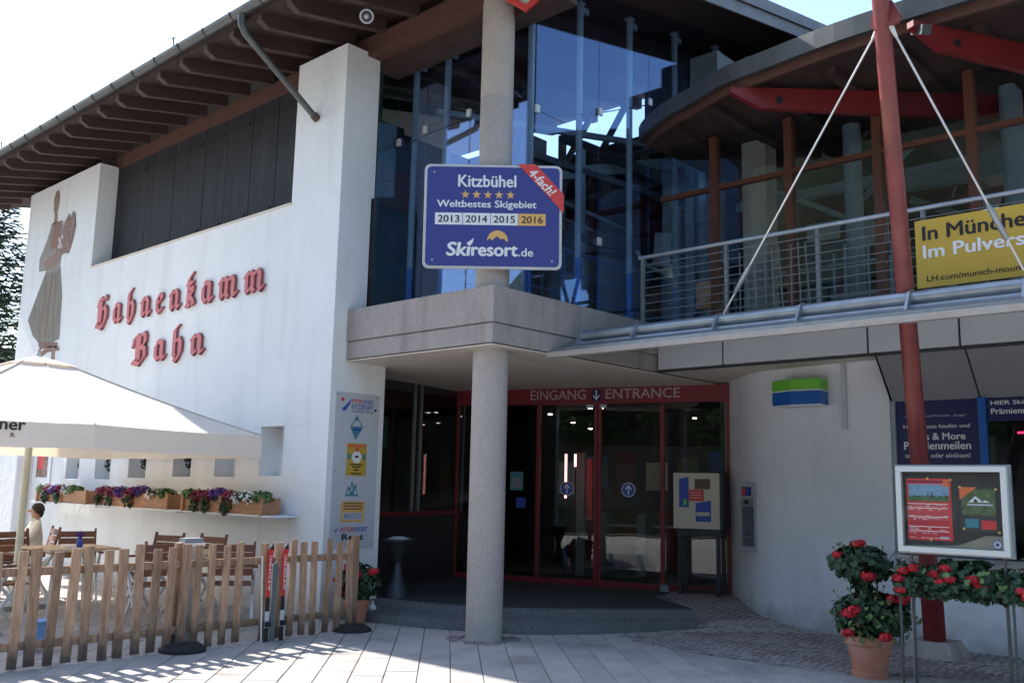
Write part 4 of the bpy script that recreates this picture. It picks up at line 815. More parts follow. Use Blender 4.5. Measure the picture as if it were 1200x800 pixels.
RL = thing('balcony_railing', 'galvanised railing with horizontal wires along the upper balcony', 'railing', (9.0, 3, 3.5))
obj('handrail', MB().tube([(9.0, 6.25, 4.30), (9.0, YW0, 4.30)], 0.024, 10), greymetal, RL, smooth=True)
for y in (6.20, 5.10, 4.05, 3.0, 1.95, 0.9, -0.2): obj('post', MB().box((8.99, y-0.02, 3.5), (9.03, y+0.02, 4.29)), railm, RL)
for k in range(8): obj('wire', MB().tube([(8.985, 6.22, 3.56+k*0.092), (8.985, YW0, 3.56+k*0.092)], 0.005, 6), railm, RL)
for (y0, y1) in ((5.0, 4.05),):
    for k in range(9): obj('baluster', MB().tube([(9.12, y0-k*0.1, 3.5), (9.12, y0-k*0.1+0.02*(k % 3), 4.2)], 0.008, 6), railm, RL)
# yellow banner
BF = Fr((8.955, 0, 0), (0, -1, 0)); bn = thing('yellow_banner', 'yellow advertising banner starting In München tied to the balcony railing', 'banner', (8.95, 2.2, 3.85))
obj('banner_sheet', MB().fbox(BF, -3.06, -0.9, 3.52, 4.17, 0, 0.008), yellow, bn)
obj('lettering', text(MB(), 'In München und', BF, -2.99, 3.97, 1.36, 0.135, 0.04, 0.011, 0, black), None, bn); obj('lettering', text(MB(), 'LH.com/munich-mountains', BF, -2.97, 3.575, 0.96, 0.055, 0.012, 0.011, 0, black), None, bn)
mb = MB(); text(mb, 'Im Pulverschnee', BF, -2.99, 3.80, 1.36, 0.12, 0.04, 0.011, 0, white); obj('lettering', mb, None, bn)

# ------------------------------------------------------------------ inclined red mast
ms = thing('inclined_mast', 'tall leaning red steel mast on a concrete footing with two white stays', 'mast', (10.3, 3.5, 0))
mp_ = lambda z: Vector((10.33-0.534*z, 3.515-0.16*z+0.0018*z*z, z))
obj('mast_tube', MB().tube([mp_(0.15), mp_(8.2)], [0.092, 0.055], 20), mastred, ms, smooth=True)
obj('mast_sheath', MB().tube([mp_(0.16), mp_(0.85)], [0.115, 0.11], 8), redsteel, ms)
obj('footing', MB().add([(x, y, z) for z, h in ((-0.05, 0.30), (0.16, 0.19)) for x, y in ((10.28-h, 3.5-h), (10.28+h, 3.5-h), (10.28+h, 3.5+h), (10.28-h, 3.5+h))], BOXF), conc, ms, bevel=0.01)
top = mp_(5.50)
for q in ((8.40, 4.80, 3.38), (8.40, 2.02, 3.45)):
    q = Vector(q); d = (q-top).normalized(); L = (q-top).length
    stay = obj('stay', MB().tube([top+d*0.1, q], 0.0095, 8), mat('pale_stay_steel', (0.6, 0.6, 0.6), 0.3, 0.5), ms, smooth=True)
    obj('socket', MB().tube([top+d*0.02, top+d*0.07, top+d*0.2], [0.032, 0.03, 0.012], 10), alum, stay, smooth=True)
    obj('turnbuckle', MB().tube([q-d*0.62, q-d*0.58, q-d*0.32, q-d*0.28], [0.012, 0.024, 0.024, 0.012], 10), greymetal, stay, smooth=True)
obj('mast_lug', MB().prism(Fr((top.x+.012, top.y, top.z), (0, -1, 0)), [(-0.13, -0.03), (-0.10, -0.09), (0.10, -0.09), (0.13, -0.03), (0.06, 0.12), (-0.06, 0.12)], -0.02, 0.02), mastred, ms)

# ------------------------------------------------------------------ machinery seen inside
def T1(name, label, cat, parts, loc):
    t = thing(name, label, cat, loc)
    for n_, mb, mm in parts: obj(n_, mb, mm, t, smooth=False)
    return t
T1('stair_flight', 'dark steel stair stringer sloping down inside the glass hall', 'stairs', [('stringer', MB().bar((11.2, 9.3, 7.2), (12.2, 7.5, 6.2), 0.06, 0.16), darksteel), ('stringer', MB().bar((10.4, 9.3, 6.3), (13.0, 8.0, 7.0), 0.06, 0.18), greypaint), ('stair_post', MB().tube([(11.6, 9.6, 3.74), (11.6, 9.6, 7.4)], 0.07), intgrey)], (11.2, 9.3, 3.74))
T1('bull_wheel', 'large dark ropeway wheel housing inside the glass hall', 'machine', [('wheel', MB().lathe((12.4, 9.6, 5.2), [(1.5, 0), (1.5, 0.3), (1.2, 0.34)], 32), darksteel), ('drive_housing', MB().box((10.8, 8.2, 4.0), (13.5, 10.8, 5.0)), mat('machine_grey_green', (0.09, 0.11, 0.10), 0.6), ), ('pedestal', MB().box((11.6, 9, 3.74), (13, 10.2, 4.0)), darksteel), ('hatch', MB().box((10.78, 8.5, 4.45), (10.795, 8.62, 4.6)), whitebox)], (12.4, 9.6, 3.74))
T1('ropeway_cabin', 'red and grey cable car cabin parked inside the glass hall', 'cable car cabin', [('cabin_body', MB().box((12.6, 11.3, 4.2), (14.2, 13, 5.5)), intred), ('cabin_window', MB().box((12.57, 11.5, 4.8), (12.595, 12.8, 5.35)), intgrey), ('hanger', MB().bar((13.4, 12.1, 5.5), (13.4, 12.1, 7.0), 0.1), darksteel)], (13.4, 12, 3.74))
T1('blue_cabinet', 'tall blue cabinet behind the balcony glazing', 'cabinet', [('cabinet_body', MB().box((12.0, 5.05, 3.7), (12.5, 5.6, 4.95)), mat('dull_blue', (0.06, 0.10, 0.17), 0.5)), ('cabinet_door', MB().box((11.98, 5.08, 3.8), (11.995, 5.3, 4.9)), mat('dull_blue_door', (0.08, 0.13, 0.2), 0.5))], (12.2, 5.3, 3.7))
T1('white_screens', 'pair of white panels above the blue cabinet behind the glazing', 'panel', [('panel', MB().box((12.0, 5.1, 5.0), (12.05, 5.55, 5.25)), whitebox), ('panel', MB().box((12.0, 4.45, 4.85), (12.05, 4.8, 5.2)), whitebox), ('panel_arm', MB().bar((12.03, 5.1, 5.1), (12.03, 4.8, 5.05), 0.03), darksteel)], (12, 5, 3.7))
T1('white_display', 'tilted white sheet of the machine behind the corner of the railing', 'panel', [('sheet', MB().add([(11.5, 7.75, 4.9), (11.5, 7.45, 4.85), (11.5, 7.4, 5.35), (11.5, 7.7, 5.4)], [(0, 1, 2, 3)]), whitebox), ('arc', MB().tube([(11.45, 8.0, 5.15), (11.45, 7.8, 4.9), (11.45, 7.5, 4.75)], 0.03), whitebox)], (11.5, 7.6, 3.7))
T1('orange_crate', 'orange box standing inside behind the first railing bay', 'box', [('crate', MB().box((11.0, 6.45, 4.05), (11.3, 6.7, 4.42)), mat('orange_plastic', (0.55, 0.22, 0.03), 0.5)), ('crate_rib', MB().box((10.985, 6.47, 4.2), (10.999, 6.68, 4.26)), mat('orange_plastic', (0.55, 0.22, 0.03), 0.5)), ('stand', MB().box((11.05, 6.5, 3.7), (11.25, 6.6, 4.05)), intgrey)], (11.1, 6.6, 3.7))
for (x, y, r_, mm, lb_, zt_) in ((11.0, 5.75, 0.17, conc_col, 'pale square concrete pillar behind the balcony glazing', 6.19), (11.2, 4.55, 0.11, greypaint, 'round grey steel post behind the glazing left of the mast', 6.19), (11.2, 2.72, 0.12, greypaint, 'round grey steel post behind the glazing right of the mast', 6.19), (12.6, 7.6, 0.1, greypaint, 'slim grey steel post standing deep in the glass hall', 8.4)):
    mb = MB()
    if r_ == 0.17: mb.box((x-.1, y-0.17, 3.7), (x+.2, y+0.17, zt_))
    else: mb.tube([(x, y, 3.7), (x, y, zt_)], r_, 16)
    tag(obj('interior_pillar', mb, mm, smooth=r_ != 0.17, loc=(x, y, 3.7)), lb_, 'pillar')
T1('pipe_truss', 'white and grey diagonal steel tubes of the ropeway behind the wing glazing', 'truss', [('truss_tube', MB().bar((12.2, 4.2, 5.4), (12.2, 2.9, 4.7), 0.09), intgrey), ('truss_tube', MB().bar((12.4, 2.7, 5.9), (12.4, 1.7, 4.7), 0.12), intgrey), ('truss_tube', MB().bar((12.4, 6.6, 4.7), (12.4, 5.0, 4.3), 0.06), intgrey), ('truss_tube', MB().bar((12.0, 4.2, 5.55), (12.0, 2.0, 5.5), 0.16), intgrey), ('truss_rail', MB().bar((12.1, 4.4, 5.2), (12.1, 2.2, 5.35), 0.09), intred)], (12.3, 3.5, 3.7))
def frame_thing(name, label, cat, loc, bars, mm):
    t = thing(name, label, cat, loc)
    for p, q, w_ in bars: obj('steel_member', MB().bar(p, q, w_), mm, t)
    return t
lat = []
for k in range(7):
    y0_ = 11.6-k*0.55; lat.append(((13.3, y0_, 6.9), (13.3, y0_-0.28, 7.5), 0.05)); lat.append(((13.3, y0_-0.28, 7.5), (13.3, y0_-0.55, 6.9), 0.05))
lat += [((13.3, 11.7, 6.9), (13.3, 7.6, 6.9), 0.10), ((13.3, 11.7, 7.5), (13.3, 7.6, 7.5), 0.10), ((13.6, 11.5, 7.4), (13.6, 10.5, 8.7), 0.09), ((13.6, 10.5, 7.6), (13.6, 9.7, 8.7), 0.09)]
frame_thing('lattice_girder', 'pale steel lattice girder crossing the back of the glass hall', 'girder', (13.3, 9.6, 6.9), lat, intgrey)
pl2 = []
for (x_, y_) in ((9.4, 8.6), (9.4, 10.6), (11.9, 11.2), (13.0, 8.0)): pl2.append(((x_, y_, 3.74), (x_, y_, 6.3), 0.11))
pl2 += [((9.4, 8.6, 6.3), (9.4, 10.6, 6.3), 0.12), ((9.4, 8.6, 5.2), (13.0, 8.0, 5.3), 0.12), ((9.4, 10.6, 5.2), (11.9, 11.2, 5.25), 0.12), ((9.4, 8.6, 6.3), (13.0, 8.0, 6.2), 0.1), ((9.4, 8.6, 4.3), (9.4, 10.6, 5.4), 0.07), ((9.4, 8.6, 5.4), (9.4, 10.6, 4.3), 0.07)]
frame_thing('machine_frame', 'dark steel platform frame standing in the middle of the glass hall', 'frame', (10.5, 9.5, 3.74), pl2, darksteel)
rl2 = [((8.7, 7.8, 4.75), (12.6, 7.8, 4.75), 0.045), ((8.7, 7.8, 4.45), (12.6, 7.8, 4.45), 0.03), ((8.7, 7.8, 4.15), (12.6, 7.8, 4.15), 0.03)] + [((8.7+k*0.78, 7.8, 3.74), (8.7+k*0.78, 7.8, 4.75), 0.04) for k in range(6)]
frame_thing('inner_railing', 'low blue steel railing just inside the glass hall', 'railing', (10.5, 7.8, 3.74), rl2, mat('dull_blue_steel', (0.05, 0.11, 0.24), 0.5))
wt = [((12.9, 6.4, 5.6), (12.9, 2.0, 5.9), 0.12), ((12.9, 6.4, 4.9), (12.9, 2.0, 4.6), 0.09)] + [((12.9, 6.3-k*0.7, 4.7), (12.9, 5.95-k*0.7, 5.8), 0.05) for k in range(6)] + [((12.9, 5.95-k*0.7, 5.8), (12.9, 5.6-k*0.7, 4.7), 0.05) for k in range(6)]
frame_thing('lattice_girder', 'dark red lattice girder behind the glazing of the wing', 'girder', (12.9, 4, 3.7), wt, intred)
dz = []
for k in range(9): dz += [((11.9, 6.6-k*0.55, 3.7), (11.9, 6.6-k*0.55, 4.6), 0.035)]
dz += [((11.9, 6.7, 4.6), (11.9, 1.5, 4.6), 0.05), ((11.9, 6.7, 4.2), (11.9, 1.5, 4.2), 0.03), ((11.6, 6.2, 5.9), (12.4, 4.3, 4.9), 0.07), ((11.6, 3.9, 5.95), (12.4, 5.6, 5.0), 0.06), ((12.2, 6.7, 5.75), (12.2, 1.5, 5.75), 0.14)]
frame_thing('queue_railing', 'pale blue grey queue railing and braces behind the wing glazing', 'railing', (11.9, 4, 3.7), dz, greypaint)
h2 = []
for k in range(6): h2 += [((8.9+k*0.7, 9.0+k*0.2, 4.4+k*0.05), (9.25+k*0.7, 9.1+k*0.2, 5.1), 0.04), ((9.25+k*0.7, 9.1+k*0.2, 5.1), (9.6+k*0.7, 9.2+k*0.2, 4.45), 0.04)]
h2 += [((8.8, 9.0, 5.12), (13.2, 10.2, 5.16), 0.07), ((8.8, 9.0, 4.4), (13.2, 10.2, 4.6), 0.07), ((8.6, 8.3, 5.7), (12.8, 9.0, 5.9), 0.05), ((8.6, 8.3, 5.45), (12.8, 9.0, 5.65), 0.03), ((8.4, 9.2, 6.7), (12.8, 8.2, 7.2), 0.08), ((12.5, 7.7, 3.74), (12.5, 7.7, 7.9), 0.12), ((10.6, 8.4, 3.74), (10.6, 8.4, 6.6), 0.09)]
frame_thing('gangway', 'grey blue steel gangway with braces crossing the glass hall', 'gangway', (11, 9.4, 3.74), h2, greypaint)
rk = [((10.9, 4.7-k*0.14, 3.7), (10.9, 4.7-k*0.14, 4.5+0.1*(k % 2)), 0.025) for k in range(6)] + [((10.9, 4.75, 4.35), (10.9, 3.9, 4.35), 0.03), ((10.9, 4.75, 3.95), (10.9, 3.9, 3.95), 0.03)]
frame_thing('ski_rack', 'grey metal rack of upright bars behind the first balcony glazing', 'rack', (10.9, 4.3, 3.7), rk, greypaint)
st_ = thing('turnstile_row', 'low dark barrier machines behind the right hand glazing', 'turnstile', (11.6, 2.6, 3.7))
for k in range(4):
    b_ = obj('barrier', MB().box((11.5, 3.6-k*0.7, 3.7), (11.9, 3.85-k*0.7, 4.6)), mat('machine_grey_green', (0.09, 0.11, 0.10)), st_); obj('barrier_top', MB().box((11.48, 3.58-k*0.7, 4.602), (11.92, 3.87-k*0.7, 4.66)), whitebox, b_)
for (q_, l_) in (((13.9, 8.9, 5.6), 'small lit white lamp on the rear wall, upper one'), ((13.9, 8.95, 5.1), 'small lit white lamp on the rear wall, lower one')):
    t = thing('lit_lamp', l_, 'lamp', q_); obj('lamp_body', MB().box((q_[0]+.02, q_[1]-.07, q_[2]-.11), (q_[0]+.05, q_[1]+.07, q_[2]+.11)), darksteel, t); obj('lamp_glow', MB().box((q_[0], q_[1]-.04, q_[2]-.08), (q_[0]+.018, q_[1]+.04, q_[2]+.08)), mat('lamp_glow', (0.8, 0.8, 0.8), emit=((1, 0.95, 0.85), 4)), t)
mb = MB(); mb.box((11.3, 6.5, 7.2), (13.5, 6.95, 7.85)); tag(obj('duct_box', mb, mat('grey_duct', (0.10, 0.12, 0.13), 0.5), loc=(12, 6.3, 7.1)), 'dark grey box under the main roof above the wing roof', 'duct')
T1('stage_light', 'small black floodlight on the wing roof edge beside the mast', 'floodlight', [('light_body', MB().bar((8.9, 2.95, 6.05), (8.75, 2.8, 5.95), 0.09), darksteel), ('light_arm', MB().bar((8.95, 3.0, 6.4), (8.9, 2.95, 6.05), 0.02), darksteel)], (8.9, 2.95, 6.2))

# ------------------------------------------------------------------ foliage helpers
def leaves(mb, c, rad3, n, size, m=None, shell=0.35, droop=0):
    for _ in range(n):
        while True:
            v = Vector((R.uniform(-1, 1), R.uniform(-1, 1), R.uniform(-1, 1)))
            if shell < v.length < 1: break
        p = Vector(c) + Vector((v.x*rad3[0], v.y*rad3[1], v.z*rad3[2]))
        nrm = (v + Vector((R.uniform(-.8, .8), R.uniform(-.8, .8), R.uniform(-.3, 1)))).normalized(); a = nrm.orthogonal().normalized(); b = nrm.cross(a); s = size*R.uniform(0.6, 1.2); t0 = R.uniform(0, 6.28)
        pts = [p + (a*math.cos(t0+k*math.pi/3) + b*math.sin(t0+k*math.pi/3))*s*(1 if k else 0.35) + nrm*(0.15*s if k % 2 else 0) for k in range(6)]
        mb.add(pts, [(0, 1, 2, 3, 4, 5)], m)
browned = mat('yellowed_leaf', (0.16, 0.13, 0.035), 0.7, var=0.4, scale=14)
def blossom(c, r_, m, n=40, flat=0.6):
    mb = MB()
    for _ in range(n):
        v = Vector((R.gauss(0, 1), R.gauss(0, 1), R.gauss(0, 1))).normalized(); p = Vector(c) + Vector((v.x*r_, v.y*r_, v.z*r_*flat))*R.uniform(0.75, 1)
        a = v.orthogonal().normalized(); b = v.cross(a); s = r_*0.42
        mb.add([p+a*s, p+b*s, p-a*s, p-b*s], [(0, 1, 2, 3)], m)
    return mb
def pot(c, r0_, r1, h):
    return MB().lathe(c, [(r0_, 0), (r1*0.97, h*0.78), (r1*1.06, h*0.80), (r1*1.06, h), (r1*0.95, h), (r1*0.9, h*0.9)], 28)
g1 = thing('potted_geranium', 'terracotta pot with a two-tiered red geranium in front of the curved wall', 'potted plant', (8.68, 3.53, 0))
px, py = 8.68, 3.53
obj('pot', pot((px, py, 0), 0.135, 0.20, 0.36), terracotta, g1, smooth=True); obj('soil', MB().lathe((px, py, 0.31), [(0.18, 0), (0.1, 0.02)], 16), bark, g1)
obj('pot_foot', MB().lathe((px, py, 0), [(0.155, 0.001), (0.16, 0.045), (0.15, 0.05)], 24), terracotta, g1)
mb = MB(); RV = Vector((rr.x, rr.y, 0)).normalized()
leaves(mb, (px+0.05*RV.x, py+0.05*RV.y, 0.53), (0.36, 0.36, 0.20), 1200, 0.036, leaf, 0.3); leaves(mb, Vector((px, py, 0.98))-0.05*RV, (0.28, 0.28, 0.17), 620, 0.040, leaf, 0.3); leaves(mb, Vector((px, py, 0.76))-0.05*RV, (0.10, 0.10, 0.10), 90, 0.035, leaf, 0.1)
leaves(mb, (px+0.05*RV.x, py+0.05*RV.y, 0.5), (0.40, 0.40, 0.24), 110, 0.03, leafl, 0.8); leaves(mb, (px, py, 0.55), (0.38, 0.38, 0.21), 45, 0.034, browned, 0.6); obj('foliage', mb, None, g1, kind='stuff')
bud = MB()
for k in range(16):
    a = R.uniform(0, 6.28); q0 = Vector((px+0.2*math.cos(a), py+0.2*math.sin(a), R.choice((0.62, 1.02)))); q1 = q0+Vector((0.1*math.cos(a), 0.1*math.sin(a), R.uniform(.08, .16))); bud.tube([q0, q1], 0.003, 4); bud.tube([q1, q1+Vector((0, 0, 0.02))], 0.009, 5)
obj('flower_stalk', bud, leafl, g1)
mb = MB()
for k in range(6):
    a = k*1.05; mb.tube([(px, py, 0.33), (px+0.08*math.cos(a), py+0.08*math.sin(a), 0.6), (px+0.12*math.cos(a+.5), py+0.12*math.sin(a+.5), 0.95)], 0.008, 5)
obj('stem', mb, mat('green_stem', (0.10, 0.13, 0.05), 0.7), g1)
FV = Vector((-0.75, -0.65, 0))
def flower_at(parent, c0, offs, m, r_=0.055):
    for (ax, az, dz) in offs:
        p = Vector(c0) + RV*ax + FV*dz + Vector((0, 0, az)); obj('flower', blossom(p, r_*R.uniform(.8, 1.2), m, 45), None, parent)
flower_at(g1, (px, py, 0), [(-0.11, 1.16, 0.05), (-0.06, 1.17, 0.05), (-0.28, 1.06, 0.05), (-0.08, 0.90, 0.28), (-0.24, 0.62, 0.35), (-0.27, 0.58, .3), (0.16, 0.70, 0.2), (0.23, 0.69, 0.2), (0.30, 0.70, 0.2), (0.0, 0.40, 0.42), (-0.30, 0.42, 0.35)], petalr)
# planter on a stand
pt = thing('planter_on_stand', 'long planter of red geraniums on a metal stand under the notice case', 'planter', (8.3, 2.6, 0))
obj('trough', MB().box((8.15, 2.16, 0.80), (8.42, 3.08, 0.93)), mat('dark_trough', (0.05, 0.045, 0.04), 0.6), pt, bevel=0.01)
mb = MB()
for k in range(9): leaves(mb, (8.27, 2.14+k*0.108, 0.93+R.uniform(-.02, .03)), (0.19, 0.12, 0.135+R.uniform(-.015, .02)), 210, R.uniform(.03, .042), leaf, 0.2)
for k in range(9): leaves(mb, (8.12, 2.13+k*0.108, 0.86), (0.08, 0.09, 0.075), 70, 0.036, leaf, 0.1)
leaves(mb, (8.2, 2.55, 0.94), (0.2, 0.5, 0.13), 50, 0.035, leafl, 0.5)
obj('foliage', mb, None, pt, kind='stuff')
for y, z in ((3.02, 0.93), (2.98, 0.99), (2.90, 1.02), (2.75, 0.98), (2.70, 0.92), (2.66, 1.03), (2.62, 0.95), (2.44, 0.96), (2.40, 0.92), (2.36, 0.90), (2.10, 0.90), (2.06, .86), (3.0, 0.84)): obj('flower', blossom((8.10+R.uniform(-.04, .03), y, z), 0.05, petalr, 50), None, pt)
for y in (2.18, 3.04):
    for x in (8.16, 8.42): obj('leg', MB().tube([(x, y, 0.0), (x, y, 0.80)], 0.011, 8), gutterm if x < 8.3 else greymetal, pt)
obj('stand_rail', MB().tube([(8.42, 2.18, 0.78), (8.42, 3.06, 0.78)], 0.014, 8).tube([(8.16, 2.18, 0.05), (8.16, 3.06, 0.05)], 0.014, 8), greymetal, pt)
# notice case
NF = Fr((8.12, 0, 0), (0, -1, 0)); nc = thing('notice_case', 'glazed aluminium notice case with a red poster beside the ticket windows', 'notice case', (8.12, 2.6, 1.5))
for (a0, a1, b0, b1) in ((-3.03, -2.17, 1.80, 1.845), (-3.03, -2.17, 1.145, 1.19), (-3.03, -2.985, 1.19, 1.80), (-2.215, -2.17, 1.19, 1.80)): obj('case_frame', MB().fbox(NF, a0, a1, b0, b1, -0.06, 0.0), alum, nc, bevel=0.003)
obj('case_back', MB().fbox(NF, -3.05, -2.15, 1.13, 1.86, -0.09, -0.061), greymetal, nc); obj('pinboard', MB().fbox(NF, -2.985, -2.215, 1.19, 1.80, -0.06, -0.045), mat('dark_pinboard', (0.045, 0.04, 0.038), 0.7), nc); obj('case_glass', MB().fbox(NF, -2.985, -2.215, 1.19, 1.80, -0.012, -0.006), gl_case, nc)
C = -0.044
mb = MB(); mb.fbox(NF, -2.955, -2.60, 1.245, 1.745, C, C+.002, redp); mb.fbox(NF, -2.94, -2.615, 1.60, 1.70, C+.0025, C+.003, mat('poster_sky', (0.20, 0.32, 0.45), 0.5, var=0.3, scale=20)); mb.fbox(NF, -2.94, -2.615, 1.56, 1.605, C+.0032, C+.004, mat('poster_meadow', (0.08, 0.14, 0.06), 0.5, var=0.5, scale=40))
for z in (1.535, 1.50, 1.43, 1.35, 1.315): mb.fbox(NF, -2.95, -2.63, z, z+0.006, C+.0025, C+.003, white)
for z in (1.47, 1.455, 1.40, 1.385, 1.37, 1.29, 1.275): mb.fbox(NF, -2.93, -2.63, z, z+0.004, C+.0025, C+.003, petalm)
mb.fbox(NF, -2.94, -2.66, 1.715, 1.725, C+.0025, C+.003, navy); mb.fbox(NF, -2.70, -2.63, 1.26, 1.28, C+.0025, C+.003, boardm); 
for k in range(9): mb.prism(NF, [(-2.935+k*0.035, 1.59), (-2.925+k*0.035, 1.59+R.uniform(.01, .045)), (-2.91+k*0.035, 1.59)], C+.0042, C+.0046, [tealp, mat('poster_meadow', (0, 0, 0)), darksteel][k % 3])
for z in (1.525, 1.515, 1.488, 1.44, 1.42, 1.41, 1.34, 1.33, 1.30, 1.262):
    x_ = -2.94
    while x_ < -2.66: w_ = R.uniform(.012, .04); mb.fbox(NF, x_, x_+w_, z, z+0.0035, C+.0031, C+.0034, white if R.random() < .6 else petalm); x_ += w_+R.uniform(.006, .02)
mb.fbox(NF, -2.66, -2.615, 1.68, 1.735, C+.0036, C+.004, orangep); obj('red_poster', mb, None, nc)
mb = MB(); mb.fbox(NF, -2.53, -2.26, 1.33, 1.68, C, C+.002, mat('poster_dark', (0.05, 0.055, 0.05), 0.5)); mb.fbox(NF, -2.52, -2.27, 1.46, 1.66, C+.0025, C+.003, mat('poster_leafy', (0.10, 0.14, 0.06), 0.5, var=0.6, scale=30)); mb.prism(NF, [(-2.535, 1.68), (-2.40, 1.68), (-2.535, 1.58)], C+.0035, C+.004, orangep)
mb.prism(NF, [(-2.47, 1.56), (-2.415, 1.61), (-2.36, 1.56)], C+.0035, C+.004, white); mb.prism(NF, [(-2.435, 1.562), (-2.415, 1.59), (-2.395, 1.562)], C+.0045, C+.005, black); mb.prism(NF, [(-2.37, 1.56), (-2.345, 1.58), (-2.31, 1.56)], C+.0035, C+.004, white); mb.fbox(NF, -2.48, -2.29, 1.535, 1.547, C+.0035, C+.004, boardm); mb.fbox(NF, -2.50, -2.40, 1.36, 1.43, C+.0025, C+.003, tealp); mb.fbox(NF, -2.38, -2.27, 1.35, 1.42, C+.0025, C+.003, redp); obj('dark_poster', mb, None, nc)
mb = MB(); mb.prism(NF, [(-2.985, 1.192), (-2.215, 1.192), (-2.215, 1.30), (-2.35, 1.30), (-2.47, 1.25), (-2.56, 1.215), (-2.7, 1.205), (-2.985, 1.20)], C-.0005, C+.0015, mat('poster_sand', (0.25, 0.24, 0.18), 0.6)); mb.disc(NF, -2.27, 1.235, 0.035, C+.0025, C+.003, 20, petalp); mb.disc(NF, -2.27, 1.235, 0.029, C+.0035, C+.004, 20, boardm); mb.disc(NF, -2.27, 1.235, 0.014, C+.0045, C+.005, 16, petalp); obj('flyer_strip', mb, None, nc)
for a, b in ((-2.78, 1.745), (-2.60, 1.735), (-2.53, 1.68), (-2.26, 1.665), (-2.77, 1.25), (-2.51, 1.35), (-2.25, 1.33)): obj('pin', MB().disc(NF, a, b, 0.01, C+.005, C+.012, 10), gold, nc)
for y in (2.96, 2.24): obj('case_leg', MB().box((8.215, y-0.011, 0), (8.235, y+0.011, 1.80)), gutterm, nc)
# pot beside the sponsor board
g2 = thing('geranium_by_board', 'terracotta pot of red geraniums at the fence end below the sponsor board', 'potted plant', (7.22, 8.98, 0))
g2['label'] = 'terracotta pot of red geraniums at the fence end below the sponsor board'
g2.name = 'potted_geranium'
obj('pot', pot((7.22, 9.02, 0), 0.11, 0.15, 0.27), terracotta, g2, smooth=True); mb = MB(); leaves(mb, (7.22, 9.0, 0.46), (0.27, 0.27, 0.22), 800, 0.038, leaf, 0.25); obj('foliage', mb, None, g2, kind='stuff')
flower_at(g2, (7.22, 9.0, 0), [(0.16, 0.58, 0.1), (0.20, 0.60, 0.1), (0.02, 0.56, 0.2), (-0.02, 0.50, 0.22), (-0.1, 0.62, 0.15), (0.0, 0.62, 0.2), (-0.2, 0.50, 0.15), (-0.18, 0.36, 0.2), (-0.1, .66, .1)], petalr)
tag(obj('water_bottle', MB().lathe((7.62, 9.2, 0), [(0.045, 0), (0.045, 0.13), (0.015, 0.17), (0.015, 0.2)], 14), white, loc=(7.62, 9.2, 0), smooth=True), 'small white plastic canister standing beside the geranium pot by the steps', 'bottle')
# ashtray
ash = thing('standing_ashtray', 'dark funnel shaped standing ashtray left of the steps', 'ashtray', (8.12, 9.34, 0.2))
obj('bowl', MB().lathe((8.12, 9.34, 0), [(0.035, 0.62), (0.13, 0.84), (0.21, 0.90), (0.21, 0.92), (0.17, 0.91)], 24), darksteel, ash, smooth=True); obj('stand', MB().lathe((8.12, 9.34, 0), [(0.16, 0.19), (0.155, 0.21), (0.07, 0.45), (0.04, 0.62)], 24), darksteel, ash, smooth=True); obj('ash_sand', MB().lathe((8.12, 9.34, 0), [(0.15, 0.922), (0.06, 0.95)], 12), boardm, ash)
# info terminal
MF = Fr((11.40, 7.33, 0.13), (0.18, -0.98, 0)); it = thing('ticket_terminal', 'cream ticket terminal on a dark four legged stand beside the doors', 'ticket machine', (11.4, 7.3, 0.13))
obj('terminal_body', MB().fbox(MF, -0.01, 0.70, 0.95, 1.74, -0.28, 0.0), darksteel, it, bevel=0.01); obj('terminal_front', MB().fbox(MF, 0.0, 0.67, 0.96, 1.72, 0.001, 0.02), creamm, it, bevel=0.006)
mb = MB(); mb.prism(MF, [(0.09, 1.25), (0.23, 1.25), (0.23, 1.665), (0.09, 1.64)], 0.021, 0.025, bluep); mb.fbox(MF, 0.15, 0.20, 1.28, 1.36, 0.026, 0.03, greenp); mb.fbox(MF, 0.32, 0.54, 1.50, 1.64, 0.021, 0.03, mat('brown_screen', (0.10, 0.07, 0.06), 0.3)); mb.fbox(MF, 0.24, 0.45, 1.34, 1.49, 0.031, 0.034, redp); mb.prism(MF, [(0.33, 1.06), (0.55, 1.06), (0.55, 1.35), (0.33, 1.31)], 0.021, 0.026, bluep); mb.fbox(MF, 0.345, 0.535, 1.14, 1.19, 0.027, 0.032, creamm)
for z in (1.45, 1.415, 1.38): mb.fbox(MF, 0.26, 0.42, z, z+.006, 0.0345, 0.036, white)
obj('terminal_panel', mb, None, it)
for a in (0.05, 0.60):
    for c_ in (-0.24, -0.04): obj('leg', MB().fbox(MF, a, a+0.05, 0.0, 0.86, c_-0.02, c_+0.02), darksteel, it)
obj('stand_top', MB().fbox(MF, 0.03, 0.67, 0.862, 0.948, -0.26, -0.02), darksteel, it); obj('foot_rail', MB().fbox(MF, 0.1, 0.6, 0.1, 0.13, -0.25, -0.22), darksteel, it)

